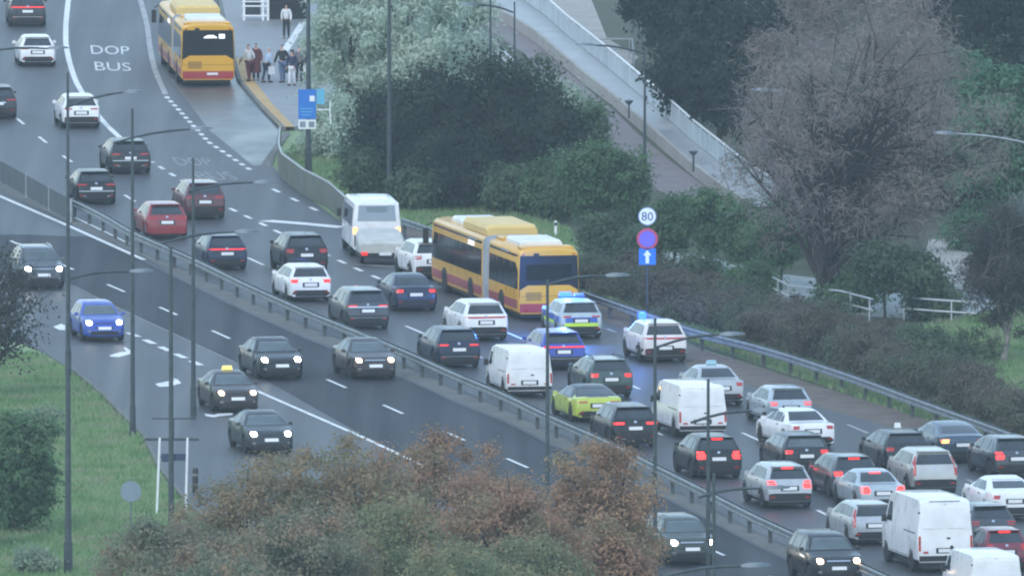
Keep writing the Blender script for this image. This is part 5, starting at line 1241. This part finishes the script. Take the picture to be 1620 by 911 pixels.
# foreground autumn trees
for x, yt, yb, r, m, lb in ((935, 712, 1150, 2.0, L_orange, 'orange brown autumn tree beside the dark green car'), (690, 676, 1130, 2.5, L_russet, 'russet autumn tree with the highest top in the foreground'), (800, 742, 1190, 2.3, L_russet, 'russet autumn tree right of the highest one'),
                        (545, 690, 1140, 2.8, L_olivebrown, 'olive brown autumn tree below the dark saloon'), (410, 722, 1150, 2.5, L_olivebrown, 'brown olive autumn tree beside the sign frame'), (285, 815, 1180, 2.3, L_greyg, 'grey green autumn tree at the lower left'),
                        (610, 785, 1230, 2.7, L_olive, 'green olive tree low in the middle foreground'), (480, 800, 1260, 2.4, L_greyg, 'dark grey green tree low between the autumn trees'), (860, 830, 1270, 2.3, L_olive, 'olive tree low beside the orange brown one'), (975, 830, 1260, 1.0, L_russet, 'thin russet tree low beside the dark green car'), (730, 850, 1300, 2.5, L_olive, 'olive tree at the bottom edge under the russet trees'), (360, 870, 1290, 2.4, L_greyg, 'grey green tree at the bottom edge left of the middle')):
    tree(x, yb, (yb - yt) / ppm(yb) * 1.06, r * 1.25, m, lb, 'autumn_tree', 'tree', low=.30, n=190, per=125, leaf=.165, spread=.44, limbs=20, twig=True, group='autumn trees in the foreground')
# left edge
tree(-22, 632, 6.6, 2.5, L_bare, 'dark half bare tree at the left edge over the inbound lanes', 'bare_tree', low=.12, n=120, per=30, leaf=.20, spread=.55, limbs=80, twig=True)
tree(26, 842, 4.7, 1.7, L_mid, 'dark green bush at the left edge on the lawn', 'bush', 'bush', low=.0, n=90, per=100, leaf=.24, spread=.42)
tree(-45, 870, 4.2, 1.4, L_mid, 'dark green bush partly outside the left edge', 'bush', 'bush', low=.0, n=70, per=100, leaf=.24, spread=.42)
tree(70, 690, 1.2, .8, L_pale, 'low pale shrub in the grass below the bare tree', 'shrub', 'shrub', low=.0, n=26, per=70, leaf=.18, spread=.28)
tree(50, 905, 1.0, 1.0, L_pale, 'low pale shrub in the bottom left corner', 'shrub', 'shrub', low=.0, n=26, per=70, leaf=.18, spread=.28)

# grass: one mass of blades on the verges
def inside(P, x, y):
    c = np.zeros(len(x), bool); n = len(P)
    for i in range(n):
        x1, y1 = P[i]; x2, y2 = P[(i + 1) % n]
        k = ((y1 > y) != (y2 > y)) & (x < (x2 - x1) * (y - y1) / (y2 - y1 + 1e-12) + x1); c ^= k
    return c
def grass(name, polys, n, m, hh, label):
    allc = []
    for pp in polys:
        P = [(G(a, b).x, G(a, b).y) for a, b in pp]; xs = [p[0] for p in P]; ys = [p[1] for p in P]
        x = rng.uniform(min(xs), max(xs), n * 3); y = rng.uniform(min(ys), max(ys), n * 3); k = inside(P, x, y); allc.append(np.stack([x[k], y[k]], 1)[:n])
    c = np.concatenate(allc); q = len(c); V = np.empty((q, 3, 3)); a = rng.uniform(0, 6.28, q); wd = rng.uniform(.03, .07, q); h = hh * rng.uniform(.4, 1.4, q)
    V[:, 0, 0] = c[:, 0] - np.cos(a) * wd; V[:, 0, 1] = c[:, 1] - np.sin(a) * wd; V[:, 0, 2] = -.06
    V[:, 1, 0] = c[:, 0] + np.cos(a) * wd; V[:, 1, 1] = c[:, 1] + np.sin(a) * wd; V[:, 1, 2] = -.06
    V[:, 2, 0] = c[:, 0] + rng.normal(size=q) * h * .4; V[:, 2, 1] = c[:, 1] + rng.normal(size=q) * h * .4; V[:, 2, 2] = h - .06
    me = bpy.data.meshes.new(name); me.vertices.add(q * 3); me.vertices.foreach_set('co', V.reshape(-1).astype(np.float32))
    me.loops.add(q * 3); me.loops.foreach_set('vertex_index', np.arange(q * 3, dtype=np.int32)); me.polygons.add(q); me.polygons.foreach_set('loop_start', np.arange(0, q * 3, 3, dtype=np.int32))
    try: me.polygons.foreach_set('loop_total', np.full(q, 3, dtype=np.int32))
    except Exception: pass
    me.update(calc_edges=True); me.validate(); me.materials.append(m)
    tag(link(bpy.data.objects.new(name, me)), label, 'grass', None, 'stuff')
L_grass = leaf_mat('grass_blade', [(.18, .29, .12), (.23, .35, .155), (.28, .38, .19), (.32, .34, .21)])
grass('grass', [[(-60, 560), (60, 560), (105, 584), (160, 628), (224, 692), (248, 740), (292, 800), (400, 890), (400, 1000), (-60, 1000)]], 60000, L_grass, .22, 'rough green grass of the left lawn')
grass('grass', [[(455, 236), (520, 220), (760, 322), (900, 362), (940, 455), (800, 410), (700, 368), (560, 316), (480, 262)], [(1450, 520), (1640, 480), (1640, 660), (1560, 640), (1480, 585)], [(940, 462), (1000, 486), (1280, 572), (1620, 700), (1620, 716), (1250, 592), (1100, 542), (940, 472)]], 22000, L_grass, .25, 'grass behind the outer guardrail')

# ------------------------------------------------------------------ haze
if HAZE > 0:
    mb = MB(); mb.box((0, -60, 39.4), (1360, 1600, 81.0)); hz_ = mb.build('haze', (lambda m: m)(bpy.data.materials.new('haze')))
    m = bpy.data.materials['haze']; m.use_nodes = True; n = m.node_tree; n.nodes.clear()
    out = n.nodes.new('ShaderNodeOutputMaterial'); v = n.nodes.new('ShaderNodeVolumePrincipled')
    v.inputs['Color'].default_value = (.80, .90, 1.0, 1); v.inputs['Density'].default_value = HAZE; v.inputs['Anisotropy'].default_value = .2
    n.links.new(v.outputs[0], out.inputs['Volume'])
    tag(hz_, 'thin bluish haze over the whole road', 'haze', None, 'stuff')
